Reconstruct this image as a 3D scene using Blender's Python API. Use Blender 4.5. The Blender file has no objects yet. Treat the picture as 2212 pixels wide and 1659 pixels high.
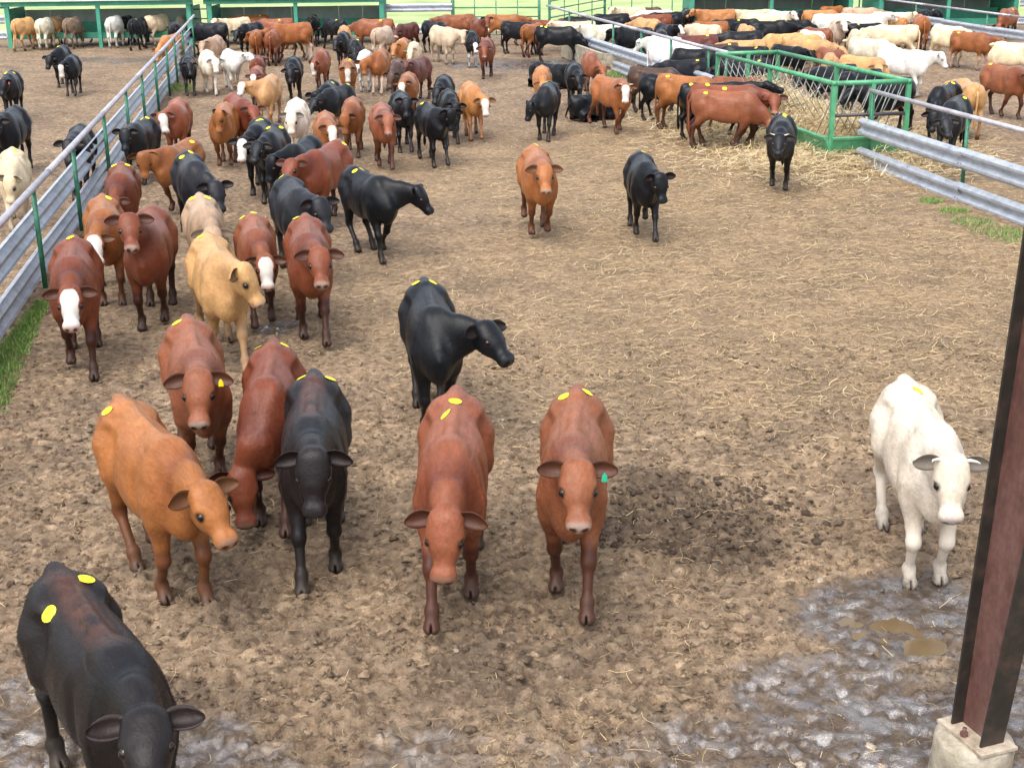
import bpy, math, random
import numpy as np
from mathutils import Vector, Matrix

random.seed(7); rng = np.random.default_rng(11)
scene = bpy.context.scene
COL = scene.collection
R = math.radians

# ------------------------------------------------------------------ camera
# photo measured at 2212 x 1659 units; a pixel gives a direction only
IW, IH, FPX = 2212.0, 1659.0, 2950.0
CAM_H, PITCH, ROLL = 4.65, R(18.9), R(0.75)
cam_data = bpy.data.cameras.new('camera'); cam = bpy.data.objects.new('camera', cam_data); COL.objects.link(cam)
_f = np.array([0, math.cos(PITCH), -math.sin(PITCH)]); _r = np.array([1.0, 0, 0]); _u = np.array([0, math.sin(PITCH), math.cos(PITCH)])
CR = _r*math.cos(ROLL)-_u*math.sin(ROLL); CU = _u*math.cos(ROLL)+_r*math.sin(ROLL); CF = _f
CPOS = np.array([0, 0, CAM_H])
m = Matrix(((CR[0], CU[0], -CF[0], 0), (CR[1], CU[1], -CF[1], 0), (CR[2], CU[2], -CF[2], CAM_H), (0, 0, 0, 1)))
cam.matrix_world = m
cam_data.sensor_width = 36; cam_data.lens = FPX/IW*36; cam_data.clip_start = 0.1; cam_data.clip_end = 6000
scene.camera = cam

# ------------------------------------------------------------------ light: overcast daylight
SUN_EL, SUN_AZ = R(62), R(205)
world = bpy.data.worlds.new('World'); scene.world = world; world.use_nodes = True
wn = world.node_tree.nodes; wl = world.node_tree.links; wn.clear()
sky = wn.new('ShaderNodeTexSky'); sky.sky_type = 'NISHITA'; sky.sun_disc = False
sky.sun_elevation = SUN_EL; sky.sun_rotation = SUN_AZ; sky.dust_density = 4.0; sky.air_density = 1.0; sky.ozone_density = 1.0
hs = wn.new('ShaderNodeHueSaturation'); hs.inputs['Saturation'].default_value = 0.48
bg = wn.new('ShaderNodeBackground'); bg.inputs['Strength'].default_value = 0.15
wo = wn.new('ShaderNodeOutputWorld')
wl.new(sky.outputs[0], hs.inputs['Color']); wl.new(hs.outputs[0], bg.inputs['Color']); wl.new(bg.outputs[0], wo.inputs['Surface'])
sl = bpy.data.lights.new('sun', 'SUN'); sl.energy = 0.7; sl.angle = R(60); sl.color = (1.0, 0.97, 0.93)
sun = bpy.data.objects.new('sun', sl); COL.objects.link(sun)
sdir = Vector((math.sin(SUN_AZ)*math.cos(SUN_EL), math.cos(SUN_AZ)*math.cos(SUN_EL), math.sin(SUN_EL)))
sun.rotation_euler = sdir.to_track_quat('Z', 'Y').to_euler()
vs = scene.view_settings; vs.view_transform = 'Standard'; vs.look = 'None'; vs.gamma = 1; vs.exposure = 1.3; vs.use_curve_mapping = False

# ------------------------------------------------------------------ pixel helpers
def ray(px, py):
    d = CF + CR*((px-IW/2)/FPX) + CU*(-(py-IH/2)/FPX)
    return d/np.linalg.norm(d)
def at_z(px, py, z=0.0):
    d = ray(px, py); t = (z-CAM_H)/d[2]
    return CPOS + d*t
def to_px(p):
    v = np.asarray(p, float)-CPOS; z = v@CF
    return (IW/2+FPX*(v@CR)/z, IH/2-FPX*(v@CU)/z)
def ray_sphere(px, py, c, r, pref):
    d = ray(px, py); oc = CPOS-c; b = oc@d; q = oc@oc-r*r; disc = b*b-q
    if disc <= 0:
        p = CPOS + d*(-b); v = p-c
        return c + v/np.linalg.norm(v)*r
    s = math.sqrt(disc); best = None
    for t in (-b-s, -b+s):
        p = CPOS+d*t; sc = ((p-c)/r)@pref
        if best is None or sc > best[0]: best = (sc, p)
    return best[1]

# ------------------------------------------------------------------ numpy noise
def _hash(ix, iy, seed):
    h = (ix.astype(np.int64)*374761393 + iy.astype(np.int64)*668265263 + seed*1442695041) & 0xFFFFFFFF
    h = ((h ^ (h >> 13))*1274126177) & 0xFFFFFFFF
    return ((h ^ (h >> 16)) & 0xFFFFFF)/float(0xFFFFFF)
def vnoise(x, y, seed=0):
    ix = np.floor(x); iy = np.floor(y); fx = x-ix; fy = y-iy
    fx = fx*fx*(3-2*fx); fy = fy*fy*(3-2*fy)
    a = _hash(ix, iy, seed); b = _hash(ix+1, iy, seed); c = _hash(ix, iy+1, seed); d = _hash(ix+1, iy+1, seed)
    return (a*(1-fx)+b*fx)*(1-fy)+(c*(1-fx)+d*fx)*fy
def fbm(x, y, seed=0, oct=4):
    s = 0; a = 0.5
    for i in range(oct):
        s = s+a*vnoise(x, y, seed+i); x = x*2.03+3.1; y = y*2.03+1.7; a *= 0.5
    return s
def worley(x, y, seed=0):
    ix = np.floor(x); iy = np.floor(y); best = np.full(x.shape, 9.0); idv = np.zeros(x.shape)
    for dx in (-1, 0, 1):
        for dy in (-1, 0, 1):
            cx = ix+dx; cy = iy+dy
            px = cx+_hash(cx, cy, seed); py = cy+_hash(cx, cy, seed+7)
            d = (px-x)**2+(py-y)**2; mk = d < best
            best = np.where(mk, d, best); idv = np.where(mk, _hash(cx, cy, seed+13), idv)
    return np.sqrt(best), idv
def sstep(x, a, b):
    t = np.clip((x-a)/(b-a), 0, 1); return t*t*(3-2*t)

# ------------------------------------------------------------------ mesh helpers
def mesh_from(name, v, f, mat=None, smooth=False, uniform=None):
    me = bpy.data.meshes.new(name)
    v = np.asarray(v, np.float32)
    if uniform:                       # all faces have the same corner count -> fast path
        f = np.asarray(f, np.int32); n = len(f)
        me.vertices.add(len(v)); me.vertices.foreach_set('co', v.ravel())
        me.loops.add(n*uniform); me.loops.foreach_set('vertex_index', f.ravel())
        me.polygons.add(n); me.polygons.foreach_set('loop_start', np.arange(0, n*uniform, uniform, dtype=np.int32))
        if hasattr(me.polygons[0] if n else None, 'loop_total'):
            try: me.polygons.foreach_set('loop_total', np.full(n, uniform, np.int32))
            except Exception: pass
        me.update(calc_edges=True)
    else:
        me.from_pydata([tuple(p) for p in v.tolist()], [], [tuple(q) for q in f])
        me.update()
    if mat: me.materials.append(mat)
    if smooth: me.polygons.foreach_set('use_smooth', np.ones(len(me.polygons), bool))
    return me
def link(name, me, parent=None):
    o = bpy.data.objects.new(name, me); COL.objects.link(o)
    if parent is not None: o.parent = parent
    return o
def tag(o, label=None, cat=None, group=None, kind=None):
    if label: o['label'] = label
    if cat: o['category'] = cat
    if group: o['group'] = group
    if kind: o['kind'] = kind
    return o
def empty(name, loc, rz=0.0):
    o = bpy.data.objects.new(name, None); COL.objects.link(o); o.location = loc; o.rotation_euler = (0, 0, rz); o.empty_display_size = 0.2
    return o
class MB:
    def __init__(s): s.v = []; s.f = []
    def add(s, v, f):
        n = len(s.v); s.v += [tuple(map(float, p)) for p in v]; s.f += [tuple(i+n for i in q) for q in f]
    def box(s, c, d, rot=None):
        c = np.array(c, float); h = np.array(d, float)/2
        pts = np.array([[x, y, z] for x in (-1, 1) for y in (-1, 1) for z in (-1, 1)])*h
        if rot is not None: pts = pts@np.array(rot).T
        s.add(pts+c, [(0, 1, 3, 2), (4, 6, 7, 5), (0, 4, 5, 1), (2, 3, 7, 6), (0, 2, 6, 4), (1, 5, 7, 3)])
    def tube(s, pts, r, n=10, cap=True):
        pts = [np.array(p, float) for p in pts]; rs = r if hasattr(r, '__len__') else [r]*len(pts)
        rings = []
        for i, p in enumerate(pts):
            t = pts[min(i+1, len(pts)-1)]-pts[max(i-1, 0)]; t = t/np.linalg.norm(t)
            a = np.array([0, 0, 1.0]) if abs(t[2]) < 0.9 else np.array([1.0, 0, 0])
            u = np.cross(t, a); u /= np.linalg.norm(u); w = np.cross(t, u)
            rings.append([p+rs[i]*(math.cos(2*math.pi*k/n)*u+math.sin(2*math.pi*k/n)*w) for k in range(n)])
        v = [q for rg in rings for q in rg]; f = []
        for i in range(len(pts)-1):
            for k in range(n):
                a = i*n+k; b = i*n+(k+1) % n
                f.append((a, a+n, b+n, b))
        if cap: f.append(tuple(range(n))); f.append(tuple(range((len(pts)-1)*n+n-1, (len(pts)-1)*n-1, -1)))
        s.add(v, f)
    def extrude(s, prof, p0, p1, side, up=(0, 0, 1), thick=None):
        # profile points (a along side, b along up) swept from p0 to p1
        p0 = np.array(p0, float); p1 = np.array(p1, float); side = np.array(side, float); up = np.array(up, float)
        A = [p0+a*side+b*up for a, b in prof]; B = [p1+a*side+b*up for a, b in prof]; n = len(prof)
        s.add(A+B, [(i, (i+1) % n, (i+1) % n+n, i+n) for i in range(n)]+[tuple(range(n-1, -1, -1)), tuple(range(n, 2*n))])
    def build(s, name, mat, parent=None, smooth=False, inv=None):
        v = np.array(s.v)
        if inv is not None: v = v-np.array(inv)
        return link(name, mesh_from(name, v, s.f, mat, smooth), parent)

# ------------------------------------------------------------------ materials
def mat_new(name):
    mt = bpy.data.materials.new(name); mt.use_nodes = True; nt = mt.node_tree
    return mt, nt, nt.nodes, nt.links, nt.nodes['Principled BSDF']
def noise_node(nt, scale, detail=4, rough=0.6, coord=None, vec='Object', stretch=None):
    tc = nt.nodes.new('ShaderNodeTexCoord'); n = nt.nodes.new('ShaderNodeTexNoise')
    n.inputs['Scale'].default_value = scale; n.inputs['Detail'].default_value = detail; n.inputs['Roughness'].default_value = rough
    if stretch:
        mp = nt.nodes.new('ShaderNodeMapping'); mp.inputs['Scale'].default_value = stretch
        nt.links.new(tc.outputs[vec], mp.inputs[0]); nt.links.new(mp.outputs[0], n.inputs['Vector'])
    else: nt.links.new(tc.outputs[vec], n.inputs['Vector'])
    return n
def ramp(nt, src, stops):
    r = nt.nodes.new('ShaderNodeValToRGB'); e = r.color_ramp.elements
    while len(e) < len(stops): e.new(0.5)
    for el, (p, c) in zip(e, stops): el.position = p; el.color = (*c, 1) if len(c) == 3 else c
    nt.links.new(src, r.inputs['Fac']); return r
def mixc(nt, fac, a, b, mode='MIX'):
    mx = nt.nodes.new('ShaderNodeMix'); mx.data_type = 'RGBA'; mx.blend_type = mode
    for sock, val in ((0, fac), (6, a), (7, b)):
        if isinstance(val, (int, float)): mx.inputs[sock].default_value = val
        elif isinstance(val, tuple): mx.inputs[sock].default_value = (*val, 1)
        else: nt.links.new(val, mx.inputs[sock])
    return mx.outputs[2]
def mth(nt, op, a, b=None, clamp=False):
    n = nt.nodes.new('ShaderNodeMath'); n.operation = op; n.use_clamp = clamp
    for i, val in enumerate((a, b)):
        if val is None: continue
        if isinstance(val, (int, float)): n.inputs[i].default_value = val
        else: nt.links.new(val, n.inputs[i])
    return n.outputs[0]
def bump(nt, h, strength, dist, bs):
    b = nt.nodes.new('ShaderNodeBump'); b.inputs['Strength'].default_value = strength; b.inputs['Distance'].default_value = dist
    nt.links.new(h, b.inputs['Height']); nt.links.new(b.outputs[0], bs.inputs['Normal'])
def simple(name, stops, rough=0.6, metal=0.0, scale=8, bumps=0.15, bdist=0.01, detail=6, spec=0.5, stretch=None):
    mt, nt, N, L, bs = mat_new(name)
    n = noise_node(nt, scale, detail, 0.65, stretch=stretch); r = ramp(nt, n.outputs['Fac'], stops)
    L.new(r.outputs[0], bs.inputs['Base Color']); bs.inputs['Roughness'].default_value = rough; bs.inputs['Metallic'].default_value = metal
    bs.inputs['Specular IOR Level'].default_value = spec
    if bumps: bump(nt, n.outputs['Fac'], bumps, bdist, bs)
    return mt

M = {}
M['green'] = simple('green_paint', [(0.30, (0.09, 0.05, 0.03)), (0.37, (0.018, 0.095, 0.05)), (0.5, (0.028, 0.165, 0.09)), (0.75, (0.06, 0.24, 0.15))], 0.5, scale=9)
M['feeder'] = simple('feeder_green_paint', [(0.28, (0.05, 0.16, 0.08)), (0.42, (0.06, 0.27, 0.13)), (0.58, (0.085, 0.33, 0.17)), (0.75, (0.16, 0.38, 0.24))], 0.45, scale=5)
M['shed_green'] = simple('shed_green_paint', [(0.25, (0.03, 0.20, 0.13)), (0.5, (0.05, 0.29, 0.19)), (0.8, (0.09, 0.36, 0.25))], 0.6, scale=2.5)
M['shed_wall'] = simple('weathered_green_sheet', [(0.2, (0.22, 0.29, 0.27)), (0.5, (0.35, 0.43, 0.40)), (0.8, (0.46, 0.53, 0.50))], 0.75, scale=2.2, stretch=(1, 1, 0.5))
M['roof'] = simple('galvanised_roof', [(0.3, (0.42, 0.46, 0.52)), (0.6, (0.55, 0.60, 0.68)), (0.8, (0.62, 0.66, 0.72))], 0.45, metal=0.2, scale=1.2)
M['galv'] = simple('galvanised_steel', [(0.22, (0.24, 0.25, 0.27)), (0.42, (0.40, 0.43, 0.47)), (0.6, (0.50, 0.54, 0.60)), (0.8, (0.62, 0.66, 0.72))], 0.42, metal=0.45, scale=4, bumps=0.12, stretch=(1.2, 1.2, 2.5))
M['pipe'] = simple('weathered_pipe', [(0.25, (0.28, 0.22, 0.22)), (0.45, (0.42, 0.40, 0.43)), (0.75, (0.55, 0.56, 0.60))], 0.45, metal=0.35, scale=5)
M['darksteel'] = simple('dark_steel', [(0.3, (0.05, 0.045, 0.05)), (0.6, (0.10, 0.085, 0.09)), (0.8, (0.18, 0.13, 0.12))], 0.5, metal=0.3, scale=7)
M['rod'] = simple('bare_rod', [(0.3, (0.16, 0.13, 0.11)), (0.6, (0.32, 0.36, 0.33)), (0.8, (0.40, 0.46, 0.42))], 0.5, metal=0.3, scale=9)
M['concrete'] = simple('old_concrete', [(0.28, (0.12, 0.095, 0.065)), (0.42, (0.27, 0.23, 0.165)), (0.56, (0.38, 0.34, 0.26)), (0.72, (0.50, 0.46, 0.38))], 0.85, scale=7, bumps=0.8, bdist=0.03, detail=10)
M['hay'] = simple('hay', [(0.2, (0.18, 0.11, 0.045)), (0.5, (0.40, 0.28, 0.13)), (0.8, (0.58, 0.45, 0.24))], 0.8, scale=16, bumps=0.6, bdist=0.03)
M['stone'] = simple('pale_stone', [(0.3, (0.20, 0.15, 0.10)), (0.55, (0.40, 0.33, 0.25)), (0.8, (0.56, 0.49, 0.40))], 0.7, scale=14, bumps=0.3)
M['horn'] = simple('horn', [(0.3, (0.45, 0.40, 0.33)), (0.7, (0.72, 0.68, 0.60))], 0.4, scale=18)
M['sticker'] = simple('yellow_sticker_paper', [(0.3, (0.72, 0.62, 0.01)), (0.7, (0.90, 0.80, 0.03))], 0.55, scale=30, bumps=0.05)
M['ink'] = simple('sticker_ink', [(0.3, (0.36, 0.29, 0.01)), (0.7, (0.42, 0.34, 0.02))], 0.6, scale=30, bumps=0)
M['tag_yellow'] = simple('yellow_plastic_tag', [(0.3, (0.70, 0.52, 0.01)), (0.7, (0.85, 0.65, 0.02))], 0.35, scale=20, bumps=0)
M['tag_green'] = simple('green_plastic_tag', [(0.3, (0.02, 0.34, 0.20)), (0.7, (0.03, 0.45, 0.27))], 0.35, scale=20, bumps=0)
M['tag_white'] = simple('white_plastic_tag', [(0.3, (0.70, 0.68, 0.55)), (0.7, (0.80, 0.78, 0.62))], 0.35, scale=20, bumps=0)
M['tag_red'] = simple('red_plastic_tag', [(0.3, (0.45, 0.06, 0.05)), (0.7, (0.60, 0.10, 0.08))], 0.35, scale=20, bumps=0)
M['eye'] = simple('dark_eye', [(0.3, (0.006, 0.004, 0.003)), (0.7, (0.012, 0.008, 0.006))], 0.08, scale=5, bumps=0)

def straw_material():
    mt, nt, N, L, bs = mat_new('straw')
    at = N.new('ShaderNodeAttribute'); at.attribute_name = 'tone'
    r = ramp(nt, at.outputs['Fac'], [(0.0, (0.16, 0.10, 0.05)), (0.45, (0.38, 0.27, 0.13)), (0.8, (0.62, 0.49, 0.27)), (1.0, (0.78, 0.68, 0.48))])
    L.new(r.outputs[0], bs.inputs['Base Color']); bs.inputs['Roughness'].default_value = 0.6
    return mt
M['straw'] = straw_material()
def grass_material():
    mt, nt, N, L, bs = mat_new('grass_blades')
    at = N.new('ShaderNodeAttribute'); at.attribute_name = 'tone'
    r = ramp(nt, at.outputs['Fac'], [(0.0, (0.06, 0.13, 0.02)), (0.6, (0.13, 0.27, 0.05)), (0.9, (0.24, 0.38, 0.09)), (1.0, (0.45, 0.42, 0.16))])
    L.new(r.outputs[0], bs.inputs['Base Color']); bs.inputs['Roughness'].default_value = 0.55
    return mt
M['grass'] = grass_material()
def coat_material():
    mt, nt, N, L, bs = mat_new('cattle_coat')
    def oattr(nm):
        a = N.new('ShaderNodeAttribute'); a.attribute_type = 'OBJECT'; a.attribute_name = nm; return a
    def gattr(nm):
        a = N.new('ShaderNodeAttribute'); a.attribute_type = 'GEOMETRY'; a.attribute_name = nm
        s = N.new('ShaderNodeSeparateColor'); L.new(a.outputs['Color'], s.inputs[0]); return a, s
    a1, s1 = gattr('cm_a'); a2, s2 = gattr('cm_b')
    coat = oattr('coat').outputs['Color']; back = oattr('back').outputs['Color']; face = oattr('face').outputs['Color']
    muz = oattr('muzzle').outputs['Color']; leg = oattr('legs').outputs['Color']; neck = oattr('neckc').outputs['Color']; bel = oattr('belly').outputs['Color']
    big = noise_node(nt, 4.2, 5, 0.6); fine = noise_node(nt, 42, 5, 0.75, stretch=(0.22, 1, 0.8))
    dn_ = noise_node(nt, 5.5, 4, 0.65)
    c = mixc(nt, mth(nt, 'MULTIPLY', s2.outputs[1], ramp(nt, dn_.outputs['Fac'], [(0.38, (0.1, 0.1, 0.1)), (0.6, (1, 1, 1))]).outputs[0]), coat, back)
    c = mixc(nt, s2.outputs[0], c, neck)
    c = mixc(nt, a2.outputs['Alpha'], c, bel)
    v1 = ramp(nt, big.outputs['Fac'], [(0.3, (0.72, 0.71, 0.70)), (0.7, (1.22, 1.20, 1.18))])
    v2 = ramp(nt, fine.outputs['Fac'], [(0.32, (0.74, 0.73, 0.72)), (0.68, (1.18, 1.18, 1.19))])
    c = mixc(nt, 0.8, c, v1.outputs[0], 'MULTIPLY'); c = mixc(nt, 0.8, c, v2.outputs[0], 'MULTIPLY')
    c = mixc(nt, s1.outputs[2], c, leg)
    edge = noise_node(nt, 22, 3, 0.6)
    fm = mth(nt, 'ADD', s1.outputs[0], mth(nt, 'MULTIPLY', mth(nt, 'SUBTRACT', edge.outputs['Fac'], 0.5), 0.5))
    fm = ramp(nt, fm, [(0.42, (0, 0, 0)), (0.58, (1, 1, 1))])
    fac_face = mth(nt, 'MULTIPLY', fm.outputs[0], oattr('facew').outputs['Fac'])
    c = mixc(nt, fac_face, c, face)
    c = mixc(nt, s1.outputs[1], c, muz)
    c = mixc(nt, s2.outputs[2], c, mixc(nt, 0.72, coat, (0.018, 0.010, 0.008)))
    ht = N.new('ShaderNodeAttribute'); ht.attribute_name = 'hairtone'
    tw = N.new('ShaderNodeVectorMath'); tw.operation = 'SCALE'; L.new(c, tw.inputs[0]); L.new(mth(nt, 'ADD', 1.0, ht.outputs['Fac']), tw.inputs['Scale']); c = tw.outputs[0]
    mudn = noise_node(nt, 11, 4, 0.6)
    mf = mth(nt, 'MULTIPLY', a1.outputs['Alpha'], ramp(nt, mudn.outputs['Fac'], [(0.25, (0.35, 0.35, 0.35)), (0.6, (1, 1, 1))]).outputs[0])
    c = mixc(nt, mf, c, (0.048, 0.034, 0.025))
    L.new(c, bs.inputs['Base Color'])
    rr = ramp(nt, s1.outputs[1], [(0.0, (0.34, 0.34, 0.34)), (1.0, (0.25, 0.25, 0.25))])
    L.new(rr.outputs[0], bs.inputs['Roughness'])
    bs.inputs['Specular IOR Level'].default_value = 0.22
    bs.inputs['Sheen Weight'].default_value = 0.06; bs.inputs['Sheen Roughness'].default_value = 0.4; L.new(mixc(nt, 0.25, coat, (0.30, 0.32, 0.36)), bs.inputs['Sheen Tint'])
    bmp = noise_node(nt, 60, 5, 0.75, stretch=(0.25, 1, 1))
    hgt = mth(nt, 'ADD', bmp.outputs['Fac'], mth(nt, 'MULTIPLY', big.outputs['Fac'], 2.0))
    bump(nt, hgt, 0.35, 0.012, bs)
    return mt
M['coat'] = coat_material()
def ground_material():
    mt, nt, N, L, bs = mat_new('trampled_dirt')
    at = N.new('ShaderNodeAttribute'); at.attribute_name = 'gm'
    s = N.new('ShaderNodeSeparateColor'); L.new(at.outputs['Color'], s.inputs[0])
    straw, wet0, dark = s.outputs[0], s.outputs[1], s.outputs[2]
    wn1 = noise_node(nt, 5.5, 6, 0.65)
    wet = mth(nt, 'MULTIPLY', wet0, ramp(nt, wn1.outputs['Fac'], [(0.44, (0.06, 0.06, 0.06)), (0.57, (1, 1, 1))]).outputs[0])
    n1 = noise_node(nt, 9, 8, 0.7); n2 = noise_node(nt, 1.1, 4, 0.6); n3 = noise_node(nt, 34, 5, 0.7)
    base = ramp(nt, n1.outputs['Fac'], [(0.30, (0.105, 0.071, 0.045)), (0.45, (0.21, 0.150, 0.097)), (0.6, (0.305, 0.227, 0.152)), (0.75, (0.43, 0.335, 0.235))])
    tc = N.new('ShaderNodeTexCoord'); vo = N.new('ShaderNodeTexVoronoi'); vo.inputs['Scale'].default_value = 19
    wv = N.new('ShaderNodeVectorMath'); wv.operation = 'ADD'; sc_ = N.new('ShaderNodeVectorMath'); sc_.operation = 'SCALE'; sc_.inputs['Scale'].default_value = .16
    L.new(n3.outputs['Color'], sc_.inputs[0]); L.new(tc.outputs['Object'], wv.inputs[0]); L.new(sc_.outputs[0], wv.inputs[1]); L.new(wv.outputs[0], vo.inputs['Vector'])
    sv = N.new('ShaderNodeSeparateColor'); L.new(vo.outputs['Color'], sv.inputs[0])
    chip = ramp(nt, sv.outputs[0], [(0.0, (0.42, 0.39, 0.37)), (0.16, (0.62, 0.59, 0.57)), (0.30, (0.95, 0.95, 0.95)), (0.80, (1.06, 1.05, 1.04)), (0.93, (1.45, 1.42, 1.36))])
    basec = mixc(nt, 0.9, base.outputs[0], chip.outputs[0], 'MULTIPLY')
    st = ramp(nt, n3.outputs['Fac'], [(0.25, (0.12, 0.078, 0.045)), (0.5, (0.29, 0.205, 0.120)), (0.75, (0.45, 0.345, 0.215))])
    sf = mth(nt, 'MULTIPLY', straw, ramp(nt, n1.outputs['Fac'], [(0.3, (0.5, 0.5, 0.5)), (0.7, (1, 1, 1))]).outputs[0])
    c = mixc(nt, sf, basec, st.outputs[0])
    v = ramp(nt, n2.outputs['Fac'], [(0.32, (0.68, 0.68, 0.70)), (0.68, (1.12, 1.10, 1.06))])
    c = mixc(nt, 1.0, c, v.outputs[0], 'MULTIPLY')
    mud = ramp(nt, n1.outputs['Fac'], [(0.3, (0.030, 0.021, 0.015)), (0.6, (0.075, 0.053, 0.037)), (0.8, (0.14, 0.102, 0.072))])
    c = mixc(nt, mth(nt, 'MAXIMUM', dark, mth(nt, 'MULTIPLY', wet0, 0.85)), c, mud.outputs[0])
    L.new(c, bs.inputs['Base Color'])
    rgh = mth(nt, 'SUBTRACT', 0.9, mth(nt, 'MULTIPLY', wet, 0.78))
    rgh = mth(nt, 'ADD', rgh, mth(nt, 'MULTIPLY', mth(nt, 'SUBTRACT', n1.outputs['Fac'], 0.5), 0.3), clamp=True)
    L.new(rgh, bs.inputs['Roughness'])
    L.new(mth(nt, 'ADD', 0.25, mth(nt, 'MULTIPLY', wet, 0.5)), bs.inputs['Specular IOR Level'])
    L.new(wet, bs.inputs['Coat Weight']); bs.inputs['Coat Roughness'].default_value = 0.20; bs.inputs['Coat IOR'].default_value = 2.5; cbn = N.new('ShaderNodeBump'); cbn.inputs['Strength'].default_value = 0.55; cbn.inputs['Distance'].default_value = 0.03; L.new(mth(nt, 'ADD', n1.outputs['Fac'], mth(nt, 'MULTIPLY', n3.outputs['Fac'], 0.5)), cbn.inputs['Height']); L.new(cbn.outputs[0], bs.inputs['Coat Normal'])
    h = mth(nt, 'ADD', n1.outputs['Fac'], mth(nt, 'MULTIPLY', n3.outputs['Fac'], 0.4))
    bump(nt, h, 0.75, 0.05, bs)
    return mt
M['dirt'] = ground_material()
M['field'] = simple('pasture', [(0.25, (0.20, 0.27, 0.09)), (0.5, (0.30, 0.38, 0.15)), (0.75, (0.42, 0.46, 0.22))], 0.9, scale=0.35, bumps=0.3)
M['verge'] = simple('pale_dry_verge', [(0.25, (0.30, 0.27, 0.15)), (0.5, (0.46, 0.40, 0.26)), (0.75, (0.56, 0.50, 0.36))], 0.9, scale=1.2, bumps=0.3)
def rust_mat():
    mt, nt, N, L, bs = mat_new('rusty_red_primer')
    n = noise_node(nt, 2.2, 8, 0.7, stretch=(1, 1, 0.35)); n2 = noise_node(nt, 18, 5, 0.7)
    r = ramp(nt, n.outputs['Fac'], [(0.3, (0.045, 0.022, 0.018)), (0.44, (0.115, 0.052, 0.042)), (0.56, (0.17, 0.095, 0.08)), (0.72, (0.30, 0.235, 0.21))])
    r2 = ramp(nt, n2.outputs['Fac'], [(0.35, (0.7, 0.7, 0.7)), (0.7, (1.15, 1.1, 1.1))])
    L.new(mixc(nt, 0.8, r.outputs[0], r2.outputs[0], 'MULTIPLY'), bs.inputs['Base Color'])
    bs.inputs['Roughness'].default_value = 0.5; bump(nt, n2.outputs['Fac'], 0.15, 0.01, bs)
    return mt
M['rust'] = rust_mat()
M['dark_primer'] = simple('dark_weathered_paint', [(0.3, (0.012, 0.011, 0.009)), (0.5, (0.024, 0.020, 0.016)), (0.7, (0.060, 0.036, 0.028))], 0.55, scale=6)
def water_mat():
    mt, nt, N, L, bs = mat_new('muddy_water')
    n = noise_node(nt, 3, 3, 0.5)
    r = ramp(nt, n.outputs['Fac'], [(0.3, (0.115, 0.078, 0.040)), (0.7, (0.15, 0.105, 0.056))])
    L.new(r.outputs[0], bs.inputs['Base Color']); bs.inputs['Roughness'].default_value = 0.05
    return mt
M['water'] = water_mat()

# ------------------------------------------------------------------ ground
FEED_A, FEED_B, FEED_C, FEED_D = [at_z(*p, 1.5)[:2] for p in ((1802, 181), (1964, 176), (1681, 113), (1551, 117))]
FEED_C0 = (FEED_A+FEED_B+FEED_C+FEED_D)/4
WET = [(1960, 1330, .85, 1.0), (1500, 1600, .5, .7), (1690, 1500, .5, .8), (160, 1600, .5, .6), (330, 1650, .4, .6), (1900, 1500, .7, .9), (1760, 1560, .6, .8), (2030, 1560, .75, 1.0), (1950, 1640, .8, .9), (1600, 1640, .7, .7),
       (2170, 1480, .6, .9), (70, 1520, .6, .7), (30, 1640, .6, .8), (420, 1600, .45, .7), (560, 1650, .4, .5), (610, 706, .38, 1.0), (870, 1655, .5, .5),
       (1120, 140, 2.6, 1.0), (1190, 135, 1.8, .9), (200, 128, 1.2, .7), (290, 130, 1.5, .6), (1330, 1655, .5, .5)]
DARK = [(1500, 1115, .95, .62), (1570, 1180, .6, .6), (1440, 1080, .5, .6), (480, 1290, .7, .4), (1120, 1400, .9, .3), (2090, 380, 1.2, .4)]
WETW = [(at_z(a, b)[:2], r*.88, w) for a, b, r, w in WET]; DARKW = [(at_z(a, b)[:2], r, w) for a, b, r, w in DARK]
STRAWW = [((5.2, 28.5), 5.0, 1.0), ((4.0, 24.5), 4.2, .75), ((7.5, 29.5), 3.2, .9), ((3.5, 20.0), 4.5, .55), ((1.5, 26.0), 5.0, .5), ((3.0, 15.5), 4.0, .42), ((5.5, 17.5), 3.0, .5), ((8.6, 23.5), 2.0, .5), ((.5, 17.0), 4.0, .3)]
def blob_field(x, y, blobs, seed, rough=.55):
    out = np.zeros(np.shape(x))
    n = fbm(x*1.7, y*1.7, seed, 4)-.47
    for (c, r, w) in blobs:
        d = np.hypot(x-c[0], y-c[1])/r + n*rough*2.2
        out = np.maximum(out, w*(1-sstep(d, .55, 1.15)))
    return out
def ground_masks(x, y):
    straw = np.clip(blob_field(x, y, STRAWW, 31, .35)+.25*(1-sstep(np.hypot(x-4, (y-22)*.5), 2, 9)), 0, 1)
    wet = blob_field(x, y, WETW, 41, .6); dark = blob_field(x, y, DARKW, 51, .9)
    near = (1-sstep(y, 6.2, 8.6))*.45*sstep(fbm(x*1.1, y*1.1, 61), .36, .6)
    dark = np.maximum(dark, near)
    return straw, wet, dark
PUD = [(at_z(1930, 1345)[:2], .17, .10), (at_z(2005, 1388)[:2], .17, .12)]
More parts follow.
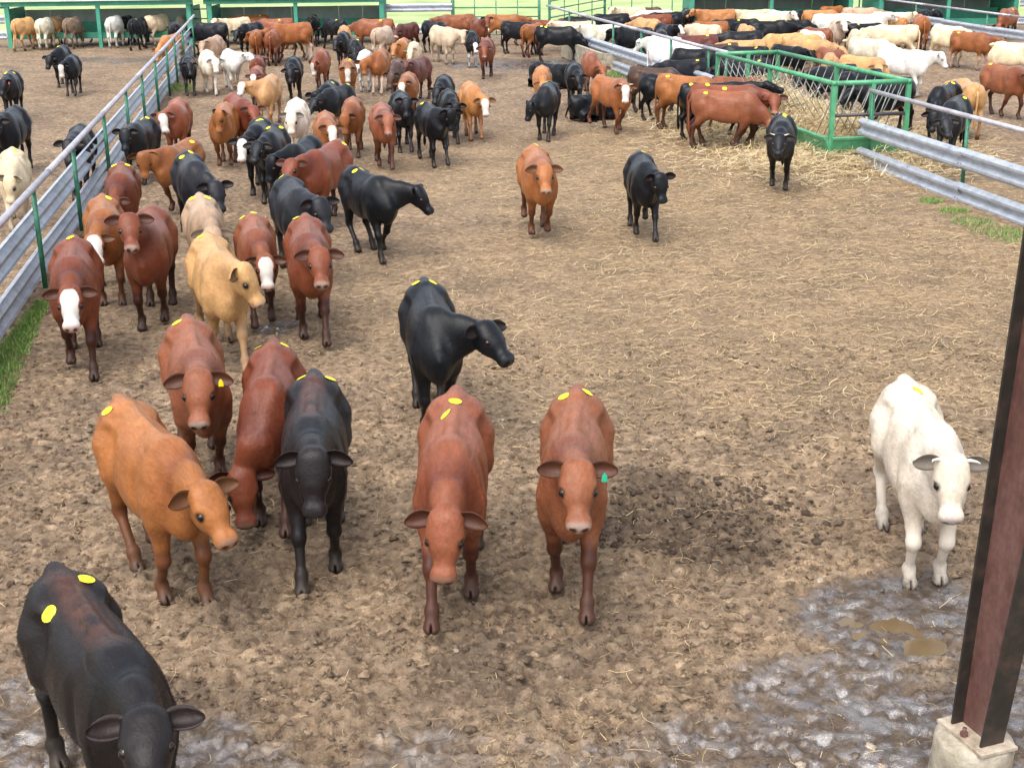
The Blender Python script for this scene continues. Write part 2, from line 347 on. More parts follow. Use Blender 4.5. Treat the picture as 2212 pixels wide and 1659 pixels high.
def ground_height(x, y):
    straw, wet, dark = ground_masks(x, y)
    wx = x+.03*(fbm(x*9, y*9, 5, 2)-.5); wy = y+.03*(fbm(x*9+5, y*9, 6, 2)-.5)
    d1, i1 = worley(wx*10, wy*10, 1); d2, i2 = worley(wx*21, wy*21, 2); d3, i3 = worley(wx*7.0, wy*7.0, 3); d4, i4 = worley(wx*13, wy*13, 4)
    lump = (1-np.clip(d1*1.3, 0, 1)**3)*(i1**1.5*1.5) + .6*(1-np.clip(d2*1.3, 0, 1)**3)*(i2**1.5*1.4)
    pit = np.where(i3 > .45, (1-sstep(d3, .10, .46)), 0.0)*(.3+i3)+.6*np.where(i4 > .6, 1-sstep(d4, .1, .45), 0.0)     # hoof prints
    amp = .55+.8*fbm(x*.9, y*.9, 8, 3)+1.2*dark+.10*wet-.25*straw
    amp = amp*(1-.5*sstep(y, 12, 34))
    h = .024*lump*amp-.042*pit*amp+.04*(fbm(x*2.3, y*2.3, 9, 3)-.47)*amp+.05*(fbm(x*.45, y*.45, 10, 2)-.4)
    h = h*(1-.35*wet)-.016*wet
    for (c, rx, ry) in PUD:
        d = np.sqrt(((x-c[0])/rx)**2+((y-c[1])/ry)**2)+.5*(fbm(x*6, y*6, 77, 3)-.47); k = 1-sstep(d, .55, 1.1); h = h*(1-.8*k)-.05*k
    return h-.008
ys = [3.2]
while ys[-1] < 60.5:
    y = ys[-1]; ys.append(y+max(.016, (.0026 if y < 22 else .006)*y))
ys = np.array(ys)
us = np.concatenate([np.linspace(-1.6, -.44, 30)[:-1], np.linspace(-.44, .44, 341), np.linspace(.44, 1.6, 30)[1:]])
GX = us[None, :]*(ys[:, None]+0.8); GY = np.repeat(ys[:, None], len(us), 1)
GZ = ground_height(GX, GY)
st_, we_, da_ = ground_masks(GX, GY)
nr, nc = GX.shape
idx = np.arange(nr*nc).reshape(nr, nc)
gf = np.stack([idx[:-1, :-1], idx[:-1, 1:], idx[1:, 1:], idx[1:, :-1]], -1).reshape(-1, 4)
gme = mesh_from('pen_ground', np.stack([GX, GY, GZ], -1).reshape(-1, 3), gf, M['dirt'], True, 4)
ga = gme.attributes.new('gm', 'FLOAT_COLOR', 'POINT')
ga.data.foreach_set('color', np.stack([st_, we_, da_, np.ones_like(st_)], -1).astype(np.float32).ravel())
tag(link('ground', gme), kind='structure')
g = MB(); g.box((0, 0, -.35), (4000, 4000, .5)); tag(g.build('pasture_ground', M['field']), kind='structure')
g = MB(); g.box((0, 61.0, -.065), (130, 9, .05)); tag(g.build('verge_ground', M['verge']), kind='structure')
g = MB(); g.box((0, -6, -.12), (60, 20, .1)); tag(g.build('yard_ground', M['dirt']), kind='structure')
def puddle(px, py, rx, ry, dz, name='puddle'):
    c = at_z(px, py); n = 28; v = [(0, 0, 0)]
    for k in range(n):
        a = 2*math.pi*k/n; q = .8+.4*vnoise(np.array([k*.7+px]), np.array([1.0]), 3)[0]
        v.append((rx*q*math.cos(a), ry*q*math.sin(a), 0))
    me = mesh_from(name, v, [(0, 1+k, 1+(k+1) % n) for k in range(n)], M['water'])
    o = link(name, me); z = ground_height(np.array([c[0]]), np.array([c[1]]))[0]
    o.location = (c[0], c[1], dz); tag(o, kind='structure')
for p in ((1930, 1345, .36, .26, -.030), (2005, 1388, .36, .28, -.031),
          (612, 706, .3, .24, -.027), (1120, 142, 2.0, 1.2, -.030)):
    puddle(*p)
# ------------------------------------------------------------------ fences
def unit(v): v = np.array(v, float); return v/np.linalg.norm(v)
WPROF = [(0, .155), (.028, .15), (.08, .105), (.08, .07), (.012, .012), (.012, -.012), (.08, -.07), (.08, -.105), (.028, -.15), (0, -.155)]
def wbeam_profile(z, s=1.0, t=.006):
    out = [(a*s, z+b) for a, b in WPROF]; back = [(a*s-t*s, z+b*(1 if abs(b) > .149 else .985)) for a, b in reversed(WPROF)]
    return out+back
def guard_fence(name, label, p0, p1, rails, side, post_xy, top=1.36, post_side=None, seg=3.81, post_mat='green', rail_gaps=(), group=None, pr=.035, tr=.038, off0=.045, rsc=1.0, rail0=.15):
    """pipe-topped corral fence: every post, pipe length and guardrail length is a part."""
    p0 = np.array([*p0, 0.0]); p1 = np.array([*p1, 0.0]); d = unit(p1-p0); n = np.array([-d[1], d[0], 0])*side
    L = np.linalg.norm(p1-p0); org = p0.copy()
    root = empty(name, org); tag(root, label, 'fence', group)
    for s in post_xy:
        mb = MB(); q = p0+d*s+n*(post_side or 0); h = top-.02
        lean = rng.normal(0, .008, 2)
        mb.tube([q+np.array([0, 0, -.05]), q+np.array([lean[0], lean[1], h])], pr, 8); mb.build('post', M[post_mat], root, True, org)
    s = 0.0; k = 0
    while s < L-.3:
        e = min(s+seg*1.6, L); mb = MB()
        mb.tube([p0+d*s+n*(post_side or 0)+np.array([0, 0, top+.012*math.sin(s)]), p0+d*(e+.01)+n*(post_side or 0)+np.array([0, 0, top+.012*math.sin(e)])], tr, 10)
        o = mb.build('top_rail', M['pipe'], root, True, org)
        if e < L-.3:
            mb = MB(); c = p0+d*e+n*(post_side or 0)+np.array([0, 0, top+.012*math.sin(e)]); mb.tube([c-d*.06, c+d*.06], tr+.007, 10); mb.build('coupler', M['pipe'], root, True, org)
        s = e
    for z in rails:
        s = rail0; k = 0
        while s < L-.5:
            e = min(s+seg, L); ok = all(not (a < (s+e)/2 < b) for a, b in rail_gaps)
            if ok:
                mb = MB(); off = n*(off0+(0 if k % 2 else .004)); dz = rng.normal(0, .012, 2); tl = rng.normal(0, .006)
                prof = [(a_*rsc, b_*rsc) for a_, b_ in wbeam_profile(0)]
                a0 = p0+d*s+off+np.array([0, 0, z+dz[0]]); a1 = p0+d*(e+.16)+off+n*tl+np.array([0, 0, z+dz[1]])
                mid = (a0+a1)/2+n*rng.normal(0, .012)
                mb.extrude(prof, a0, a1, n)
                r = mb.build('guardrail', M['galv'], root, False, org)
                for q in (.08, .16):
                    for b in (.075, -.075):
                        mb = MB(); c = a0+d*q+n*.07*rsc+np.array([0, 0, b*.9*rsc]); mb.box(c, (.022, .022, .022)); mb.build('bolt', M['darksteel'], r, False, org)
            s = e; k += 1
    return root
LF0 = at_z(0, 470, 1.36)[:2]; LF1 = at_z(415, 35, 1.36)[:2]; ld = unit(LF1-LF0); LFS = LF0-ld*9.0
Lp = [float(np.dot(at_z(*p, 1.36)[:2]-LFS, ld)) for p in ((78.7, 405.6), (168, 315), (232, 244), (274, 194), (310, 157), (339, 126), (362, 100), (382, 81), (398, 62), (411, 40))]
left_posts = [Lp[0]-7.0, Lp[0]-3.5]+Lp
guard_fence('corral_fence', 'long corral fence with green posts and two galvanised rails on the left of the yard', LFS, LF1, (.80, .24), 1, left_posts, post_side=-.06, rsc=1.2, tr=.047)
RF0 = at_z(1179, 13, 1.36)[:2]; RF1 = at_z(2212, 285, 1.36)[:2]; rd = unit(RF1-RF0); RFL = float(np.linalg.norm(RF1-RF0))
def rs(px, py): return float(np.dot(at_z(px, py, 1.36)[:2]-RF0, rd))
FE0 = rs(1551, 113); FE1 = rs(1886, 197)
guard_fence('corral_fence', 'corral fence between the water trough and the green hay feeder', RF0, RF0+rd*(FE0+.3), (.66, .17), -1,
            [rs(*p) for p in ((1182, 14), (1215, 26), (1264, 39), (1307, 51), (1368, 67), (1433, 84), (1515, 105))]+[FE0+.25], post_side=-.05, off0=.32, rsc=1.12, rail0=4.4, tr=.045)
guard_fence('corral_fence', 'corral fence running from the near end of the green feeder to the right edge', RF0+rd*(FE1-.05), RF0+rd*(RFL+7), (.70, .12), -1,
            [.1, rs(2088, 253)-FE1, rs(2088, 253)-FE1+3.7, rs(2088, 253)-FE1+7.4], post_side=-.05, tr=.042, off0=.14, rsc=1.12, rail0=.12)
# far right fence
FR0 = at_z(1850, -8, 1.36)[:2]; FR1 = at_z(2201, 37, 1.36)[:2]; fd = unit(FR1-FR0); FRL = float(np.linalg.norm(FR1-FR0))
guard_fence('corral_fence', 'galvanised corral fence in front of the far right shelter', FR0, FR1+fd*8, (.80, .30), -1,
            [0.2]+[float(np.dot(at_z(*p, 1.36)[:2]-FR0, fd)) for p in ((1953, 9), (2134, 28))]+[FRL+3, FRL+6.5], post_side=-.05)
# back boundary rails
def back_fence(name, label, x0, x1, y, posts, rails, top=None, mat='galv'):
    root = empty(name, (x0, y, 0)); tag(root, label, 'fence')
    for px in posts:
        mb = MB(); mb.tube([(px, y, -.1), (px, y, 1.75)], .05, 8); mb.build('post', M['green'], root, True, (x0, y, 0))
    for z in rails:
        mb = MB(); mb.extrude(wbeam_profile(0, 1.0), (x0, y-.06, z), (x1, y-.06, z), (0, -1, 0)); mb.build('guardrail', M[mat], root, False, (x0, y, 0))
    if top:
        mb = MB(); mb.tube([(x0, y, top), (x1, y, top)], .035, 8); mb.build('top_rail', M['green'], root, True, (x0, y, 0))
    return root
YB = 55.4
def xat(px, y, z=1.0):      # world x of a picture column at depth y
    a = at_z(px, 60, z); return a[0]/a[1]*y
back_fence('back_fence', 'rail fence across the gap right of the second shelter', xat(834, YB), xat(978, YB), YB, [xat(978, YB)], (1.30, .45), 1.72, 'galv')
back_fence('back_fence', 'rail fence left of the first shelter at the far left', xat(-160, YB), xat(14, YB), YB, [xat(-70, YB)], (1.05, .45), 1.5, 'galv')
back_fence('back_fence', 'rail fence right of the far right shelter', xat(2196, YB), xat(2380, YB), YB, [xat(2300, YB)], (1.2, .5), 1.6, 'galv')
def pipe_gate(name, label, p0, p1, h0, rails=5, bays=4):
    p0 = np.array([*p0, 0.]); p1 = np.array([*p1, 0.]); org = p0
    root = empty(name, org); tag(root, label, 'gate')
    for q in (p0, p1):
        mb = MB(); mb.tube([q+np.array([0, 0, -.1]), q+np.array([0, 0, h0+.25])], .055, 8); mb.build('post', M['green'], root, True, org)
    for k in range(rails):
        z = .25+(h0-.25)*k/(rails-1); mb = MB(); mb.tube([p0+np.array([0, 0, z]), p1+np.array([0, 0, z])], .025, 6); mb.build('rail', M['green'], root, True, org)
    for k in range(1, bays):
        q = p0+(p1-p0)*k/bays; mb = MB(); mb.tube([q+np.array([0, 0, .25]), q+np.array([0, 0, h0])], .022, 6); mb.build('upright', M['green'], root, True, org)
    return root
G0 = (xat(980, YB), YB); G1 = tuple(RF0+np.array([-.25, .3]))
pipe_gate('pipe_gate', 'green pipe gate panel behind the cattle at the back of the yard', G0, G1, 1.62, 5, 4)
pipe_gate('pipe_gate', 'green pipe gate panel opening into the pen on the right', tuple(RF0+np.array([.15, .35])), (xat(1306, 61), 61.0), 1.5, 5, 4)
g3 = (xat(1306, 61)+.3, 61.2)
root = empty('wire_fence', (*g3, 0)); tag(root, 'thin green rail fence against the pasture left of the third shelter', 'fence')
for z in (.7, 1.5):
    mb = MB(); mb.tube([(g3[0], g3[1], z), (xat(1452, 61), 61.2, z)], .03, 6); mb.build('rail', M['green'], root, True, (*g3, 0))
for k in range(4):
    x = g3[0]+(xat(1452, 61)-g3[0])*k/3; mb = MB(); mb.tube([(x, 61.2, -.1), (x, 61.2, 1.55)], .025, 6); mb.build('post', M['green'], root, True, (*g3, 0))
# gate posts closing the gap between the first two shelters
gx = xat(434, YB); root = pipe_gate('pipe_gate', 'dark pipe gate in the gap between the two left shelters', (xat(418, YB), YB), (xat(452, YB), YB), 1.35, 4, 2)
for o in root.children: o.data.materials.clear(); o.data.materials.append(M['darksteel'])

# ------------------------------------------------------------------ feed shelters
def shelter(label, x0, x1, y=54.7, depth=2.0, h=1.68, mids=1, endwall=False):
    root = empty('feed_shelter', ((x0+x1)/2, y, 0)); tag(root, label, 'shelter', 'low green feed shelters along the back'); org = ((x0+x1)/2, y, 0)
    n = max(2, int((x1-x0)/.9))
    for k in range(n):                                      # back wall of sheets
        a = x0+(x1-x0)*k/n; b = x0+(x1-x0)*(k+1)/n; mb = MB()
        mb.box(((a+b)/2, y+depth+(.012 if k % 2 else 0), .82), (b-a-.008, .03, 1.02)); mb.build('wall_sheet', M['shed_wall'], root, False, org)
    for xe in (x0, x1):
        mb = MB(); mb.box((xe, y+depth/2, .90), (.05, depth-.12, 1.15)); mb.build('end_wall', M['shed_green'], root, False, org)
    for k in range(mids+2):
        xp = x0+(x1-x0)*k/(mids+1); mb = MB(); mb.box((xp, y-.02, h/2-.08), (.14 if 0 < k < mids+1 else .17, .14, h)); mb.build('post', M['shed_green'], root, False, org)
    mb = MB(); mb.box(((x0+x1)/2, y-.10, h-.02), (x1-x0+.4, .06, .17)); mb.build('fascia', M['shed_green'], root, False, org)
    nr_ = max(2, int((x1-x0)/1.1))
    for k in range(nr_):
        a = x0-.25+(x1-x0+.5)*k/nr_; b = x0-.25+(x1-x0+.5)*(k+1)/nr_; mb = MB()
        hz = h+.09; rot = Matrix.Rotation(R(-3), 3, 'X')
        mb.box(((a+b)/2, y+depth/2, hz-.06+(.004 if k % 2 else 0)), (b-a-.006, depth+.6, .03), np.array(rot)); mb.build('roof_sheet', M['roof'], root, False, org)
    bunk = MB(); bunk.box(((x0+x1)/2, y+.55, .42), (x1-x0-.2, .05, .24)); b = bunk.build('feed_bunk', M['shed_green'], root, False, org)
    mb = MB(); mb.box(((x0+x1)/2, y+1.1, .34), (x1-x0-.25, 1.05, .05)); mb.build('bunk_floor', M['shed_green'], b, False, org)
    mb = MB(); mb.box(((x0+x1)/2, y+1.72, .62), (x1-x0-.22, .05, .5)); mb.build('bunk_back', M['shed_green'], b, False, org)
    return root
shelter('low green feed shelter at the far left, tan and white cattle eating in it', xat(20, 54.7), xat(411, 54.7))
shelter('low green feed shelter second from the left, behind the black and brown cattle', xat(456, 54.7), xat(826, 54.7))
shelter('low green feed shelter behind the crowded pen on the right, third from left', xat(1488, 58), xat(1824, 58), y=57.2, depth=3.0)
shelter('low green feed shelter at the far right with one brown cow at its end', xat(1872, 58), xat(2189, 56), y=56.0, depth=3.0)

# ------------------------------------------------------------------ water trough
tc = RF0+rd*(rs(1290, 46)); tn = np.array([-rd[1], rd[0]])
def oriented(c, d): return np.array([[d[0], -d[1], 0], [d[1], d[0], 0], [0, 0, 1]])
tr_ = empty('water_trough', (*tc, 0)); tag(tr_, 'long concrete water trough under the far end of the right fence', 'trough')
ro = oriented(tc, rd); nn = -np.array([-rd[1], rd[0]])
for off, dims, zc in ((.75, (5.2, .12, .58), .29), (-.35, (5.2, .12, .58), .29)):
    mb = MB(); c = tc+nn*off; mb.box((c[0], c[1], zc), dims, ro); mb.build('side_wall', M['concrete'], tr_, False, (*tc, 0))
for e in (-2.55, 2.55):
    mb = MB(); c = tc+nn*.2+rd*e; mb.box((c[0], c[1], .28), (.12, .97, .55), ro); mb.build('end_wall', M['concrete'], tr_, False, (*tc, 0))
mb = MB(); c = tc+nn*.2; mb.box((c[0], c[1], .40), (4.95, .95, .02), ro); mb.build('water', M['water'], tr_, False, (*tc, 0))

# ------------------------------------------------------------------ hay feeder
A, B, C_, D_ = [np.array([*p, 0.0]) for p in (FEED_A, FEED_B, FEED_C, FEED_D)]
fo = (*FEED_C0, 0)
hf = empty('hay_feeder', fo); tag(hf, 'bright green steel hay feeder with slanted bars and a tray of hay', 'feeder')
H = np.array([0, 0, 1.5])
for name, a, b in (('top_rail', D_, A), ('top_rail', A, B), ('top_rail', B, C_), ('top_rail', C_, D_)):
    mb = MB(); e = unit(b-a)*.05; mb.tube([a+H-e, b+H+e], .048, 12); mb.build(name, M['feeder'], hf, True, fo)
corner = [A, B, C_, D_, (A+D_)/2, (B+C_)/2, A+(B-A)*.52, D_+(C_-D_)*.5, A+(D_-A)*.25+0, A+(D_-A)*.75]
for i, q in enumerate(corner[:8]):
    mb = MB(); mb.box((q[0], q[1], .74), (.085, .085, 1.50), oriented(q, unit(B-A)[:2])); mb.build('post', M['feeder'], hf, False, fo)
for a, b, inn in ((D_, A, unit(B-A)), (C_, B, -unit(B-A))):
    L_ = np.linalg.norm(b-a); n = int(L_/.36); dd = unit(b-a)
    for k in range(n):
        mb = MB(); p = a+dd*(L_*(k+.3)/n); mb.tube([p+np.array([0, 0, 1.46]), p+dd*.32+inn*.52+np.array([0, 0, .48])], .011, 5); mb.build('slanted_bar', M['rod'], hf, True, fo)
for a, b, inn in ((A, B, unit(D_-A)), (D_, C_, unit(A-D_))):
    dd = unit(b-a); L_ = np.linalg.norm(b-a)
    for k in range(9):
        mb = MB(); p = a+dd*(L_*(k+.5)/9); mb.tube([p+np.array([0, 0, 1.46]), p-dd*.28+inn*.25+np.array([0, 0, .50])], .011, 5); mb.build('slanted_bar', M['rod'], hf, True, fo)
    mb = MB(); mb.tube([a+np.array([0, 0, .88])-dd*.02, b+np.array([0, 0, .88])+dd*.02], .035, 8); mb.build('end_pipe', M['darksteel'], hf, True, fo)
for a, b in ((D_, A), (A, B), (B, C_), (C_, D_)):
    dd = unit(b-a); o_ = np.array([dd[1], -dd[0], 0]); mb = MB()
    if np.dot(o_, (a+b)/2-np.array(fo)) < 0: o_ = -o_
    prof = [(.0, .10), (.10, .40), (.14, .42), (.15, .46), (.06, .47), (-.04, .11)]
    mb.extrude(prof, a-dd*.0, b+dd*.0, o_); mb.build('tray_side', M['feeder'], hf, False, fo)
mb = MB(); c = FEED_C0; mb.box((c[0], c[1], .12), (np.linalg.norm(B-A)-.05, np.linalg.norm(D_-A)-.05, .03), oriented(c, unit(B-A)[:2])); mb.build('tray_floor', M['feeder'], hf, False, fo)
# hay heap in the feeder
n1, n2 = 90, 26; hv = []; e1 = (D_-A); e2 = (B-A)
for i in range(n1):
    for j in range(n2):
        u = .02+.96*i/(n1-1); w = .03+.94*j/(n2-1); p = A+e1*u+e2*w
        ed = min(1, 5*min(u, 1-u)*2)*math.sin(math.pi*w)**.6
        hh = .30+ed*(.24+.30*vnoise(np.array([u*6.0]), np.array([w*3]), 4)[0])*(.45+1.0*u)+.06*rng.random()
        hv.append((p[0], p[1], hh))
hfce = [(i*n2+j, i*n2+j+1, (i+1)*n2+j+1, (i+1)*n2+j) for i in range(n1-1) for j in range(n2-1)]
hm = mesh_from('hay_heap', hv, hfce, M['hay'], True); hay = link('hay_heap', hm); tag(hay, 'heap of loose golden hay lying in the green feeder', 'hay', kind='stuff')

# ------------------------------------------------------------------ steel column on a pier (front right)
PC = at_z(2104, 1587, .32)
pier = MB(); prof = [(.225, -.1), (.222, .0), (.218, .2), (.214, .295), (.200, .318), (.0, .32)]; n = 40; v = []; f = []
for (r_, z) in prof:
    for k in range(n):
        a = 2*math.pi*k/n; q = 1+.02*math.sin(3*a+z*9)+.012*rng.normal()
        v.append((r_*q*math.cos(a), r_*q*math.sin(a), z+(.004*rng.normal() if z > .1 and r_ > 0 else 0)))
for i in range(len(prof)-1):
    for k in range(n): f.append((i*n+k, i*n+(k+1) % n, (i+1)*n+(k+1) % n, (i+1)*n+k))
po = link('concrete_pier', mesh_from('concrete_pier', v, f, M['concrete'], True)); po.location = (PC[0], PC[1], 0)
tag(po, 'round concrete pier footing under the rusty steel column', 'pier')
colr = empty('steel_column', (PC[0], PC[1], .32)); tag(colr, 'rusty red tapered steel beam column standing on the concrete pier', 'column'); co = (PC[0], PC[1], .32)
pa = at_z(2079, 1560, .33); pb = at_z(2141, 1611, .33); wd = unit((pb-pa)*np.array([1, 1, 0])); wn_ = np.array([-wd[1], wd[0], 0])
W0 = float(np.linalg.norm((pb-pa)[:2])); HC = 6.5; FW = .075; LEAN = np.array([.036*6.5, 0, 0])
mb = MB(); c = (pa+pb)/2; mb.box((c[0], c[1], .330), (W0+.14, .24, .018), oriented(c, wd[:2])); mb.build('base_plate', M['stone'], colr, False, co)
TAP = .075
def slab(name, mat, p_lo, p_hi, q_lo, q_hi, thick, tdir):
    t = np.array(tdir)*thick/2; mb = MB()
    v = [p_lo-t, q_lo-t, q_hi-t, p_hi-t, p_lo+t, q_lo+t, q_hi+t, p_hi+t]
    mb.add(v, [(3, 2, 1, 0), (4, 5, 6, 7), (0, 1, 5, 4), (1, 2, 6, 5), (2, 3, 7, 6), (3, 0, 4, 7)]); return mb.build(name, mat, colr, False, co)
up = np.array([0, 0, HC])+LEAN; z0 = np.array([0, 0, .01])
slab('flange', M['dark_primer'], pa-wn_*FW+z0, pa-wn_*FW+up, pa+wn_*FW+z0, pa+wn_*FW+up, .014, wd)
slab('flange', M['dark_primer'], pb-wn_*FW+z0, pb-wn_*FW+up+wd*TAP*HC, pb+wn_*FW+z0, pb+wn_*FW+up+wd*TAP*HC, .014, wd)
slab('web', M['rust'], pa+wd*.008+z0, pa+wd*.008+up, pb-wd*.008+z0, pb-wd*.008+up+wd*TAP*HC, .010, wn_)
for s_ in (-1, 1):
    c = (pa+pb)/2+wn_*.085*s_; mb = MB(); mb.tube([c+np.array([0, 0, .005]), c+np.array([0, 0, .06])], .012, 8); b = mb.build('anchor_bolt', M['rust'], colr, True, co)
    mb = MB(); mb.tube([c+np.array([0, 0, .012]), c+np.array([0, 0, .034])], .022, 6); mb.build('nut', M['rust'], b, False, co)
# ------------------------------------------------------------------ cattle: one continuous body grown from a distance field
def catmull(xs, ys, q):
    xs = np.array(xs); ys = np.array(ys); mm = np.gradient(ys, xs)
    i = np.clip(np.searchsorted(xs, q)-1, 0, len(xs)-2); h = xs[i+1]-xs[i]; t = np.clip((q-xs[i])/h, 0, 1)
    t2 = t*t; t3 = t2*t
    return (2*t3-3*t2+1)*ys[i]+(t3-2*t2+t)*h*mm[i]+(-2*t3+3*t2)*ys[i+1]+(t3-t2)*h*mm[i+1]
TX = [-.74, -.70, -.60, -.46, -.27, 0.0, .22, .42, .54, .64, .71]
TT = [1.00, 1.085, 1.135, 1.165, 1.15, 1.135, 1.14, 1.155, 1.10, 1.00, .88]
TB = [.92, .80, .72, .65, .60, .555, .56, .575, .575, .60, .70]
TW = [.035, .098, .150, .184, .198, .212, .200, .168, .147, .115, .05]
class Field:
    def __init__(s, lo, hi, h):
        s.h = h; s.lo = np.array(lo, float); n = np.ceil((np.array(hi)-s.lo)/h).astype(int)+1
        s.ax = [(s.lo[i]+h*np.arange(n[i])).astype(np.float32) for i in range(3)]; s.F = np.full(n, .15, np.float32)
    def add(s, lo, hi, fn, k=.04, sub=False):
        pad = .03+k
        sl = []
        for i in range(3):
            a = int(max(0, math.floor((lo[i]-pad-s.lo[i])/s.h))); b = int(min(s.F.shape[i], math.ceil((hi[i]+pad-s.lo[i])/s.h)+1))
            if b <= a: return
            sl.append(slice(a, b))
        sl = tuple(sl); X = s.ax[0][sl[0]][:, None, None]; Y = s.ax[1][sl[1]][None, :, None]; Z = s.ax[2][sl[2]][None, None, :]
        d = fn(X, Y, Z).astype(np.float32); a = s.F[sl]
        if sub: d = -d; q = np.maximum(k-np.abs(a-d), 0)/k; s.F[sl] = np.maximum(a, d)+q*q*k*.25
        else: q = np.maximum(k-np.abs(a-d), 0)/k; s.F[sl] = np.minimum(a, d)-q*q*k*.25
    def ell(s, c, r, k=.05, rot=None, sub=False):
        c = np.array(c, float); r = np.array(r, float); mr = float(r.min()); bb = np.full(3, r.max()) if rot is not None else r
        def fn(X, Y, Z):
            x, y, z = X-c[0], Y-c[1], Z-c[2]
            if rot is not None:
                x, y, z = (x*rot[0, 0]+y*rot[1, 0]+z*rot[2, 0], x*rot[0, 1]+y*rot[1, 1]+z*rot[2, 1], x*rot[0, 2]+y*rot[1, 2]+z*rot[2, 2])
            return (np.sqrt((x/r[0])**2+(y/r[1])**2+(z/r[2])**2)-1)*mr
        s.add(c-bb, c+bb, fn, k, sub)
    def cap(s, a, b, ra, rb, k=.05, lat=None, sq=1.0):
        a = np.array(a, float); b = np.array(b, float); ab = b-a; L2 = float(ab@ab)+1e-9; rm = max(ra, rb)*max(1, sq)
        def fn(X, Y, Z):
            x, y, z = X-a[0], Y-a[1], Z-a[2]; t = np.clip((x*ab[0]+y*ab[1]+z*ab[2])/L2, 0, 1)
            x = x-t*ab[0]; y = y-t*ab[1]; z = z-t*ab[2]
            if lat is not None:
                l = x*lat[0]+y*lat[1]+z*lat[2]; e = (1/sq-1)*l; x = x+e*lat[0]; y = y+e*lat[1]; z = z+e*lat[2]
            return (np.sqrt(x*x+y*y+z*z)-(ra+(rb-ra)*t))*min(1, sq)
        s.add(np.minimum(a, b)-rm, np.maximum(a, b)+rm, fn, k)
def surface_nets(F, lo, h):
    I = F < 0
    n = np.array(F.shape)-1
    c = np.zeros(n, np.int8)
    for dx in (0, 1):
        for dy in (0, 1):
            for dz in (0, 1): c += I[dx:n[0]+dx, dy:n[1]+dy, dz:n[2]+dz]
    act = (c > 0) & (c < 8); ii = np.argwhere(act); acc = np.zeros((len(ii), 3)); cnt = np.zeros(len(ii))
    i, j, k = ii.T
    for ax in range(3):
        for u in (0, 1):
            for w in (0, 1):
                o = [0, 0, 0]; oth = [a for a in range(3) if a != ax]; o[oth[0]] = u; o[oth[1]] = w
                f0 = F[i+o[0], j+o[1], k+o[2]]; o2 = list(o); o2[ax] = 1; f1 = F[i+o2[0], j+o2[1], k+o2[2]]
                cr = (f0 < 0) != (f1 < 0); t = np.where(cr, f0/np.where(cr, f0-f1, 1), 0)
                p = np.zeros((len(ii), 3)); p[:, 0] = o[0]; p[:, 1] = o[1]; p[:, 2] = o[2]; p[:, ax] = t
                acc[cr] += p[cr]; cnt[cr] += 1
    V = lo+h*(ii+acc/cnt[:, None])
    mp = np.full(n, -1, np.int32); mp[i, j, k] = np.arange(len(ii)); Q = []
    for ax in range(3):
        b, c2 = [a for a in range(3) if a != ax]
        s0 = [slice(1, m_) for m_ in n]; s0[ax] = slice(0, n[ax]); s1 = list(s0); s1[ax] = slice(1, n[ax]+1)
        A_ = I[tuple(s0)]; B_ = I[tuple(s1)]; e = np.argwhere(A_ != B_)
        if not len(e): continue
        flip = A_[tuple(e.T)]; e = e+np.array([0 if a == ax else 1 for a in range(3)])
        def cell(db, dc):
            q = e.copy(); q[:, b] += db; q[:, c2] += dc; return mp[tuple(q.T)]
        q = np.stack([cell(-1, -1), cell(0, -1), cell(0, 0), cell(-1, 0)], 1)
        if ax == 1: flip = ~flip
        q[~flip] = q[~flip][:, ::-1]; Q.append(q)
    Q = np.concatenate(Q); return V, Q[(Q >= 0).all(1)]
def rot_yp(yaw, pitch):    # frame with X forward: yaw about z, then pitch up
    cy, sy = math.cos(yaw), math.sin(yaw); cp, sp = math.cos(pitch), math.sin(pitch)
    X = np.array([cy*cp, sy*cp, sp]); Y = np.array([-sy, cy, 0.0]); Z = np.cross(X, Y)
    return np.stack([X, Y, Z], 1)
HS = .88
NECK0 = np.array([.47, 0, .97]); NECKL = .54; HEADL = .405
def ik(a, t, l1, l2, fwd):
    d = t-a; L = float(np.linalg.norm(d)); L = min(L, (l1+l2)*.999); u = d/np.linalg.norm(d); t = a+u*L
    x = (l1*l1-l2*l2+L*L)/(2*L); hgt = math.sqrt(max(l1*l1-x*x, 0)); p = np.array([-u[2], 0, u[0]])
    if p[0]*fwd < 0: p = -p
    return a+u*x+p*hgt, t
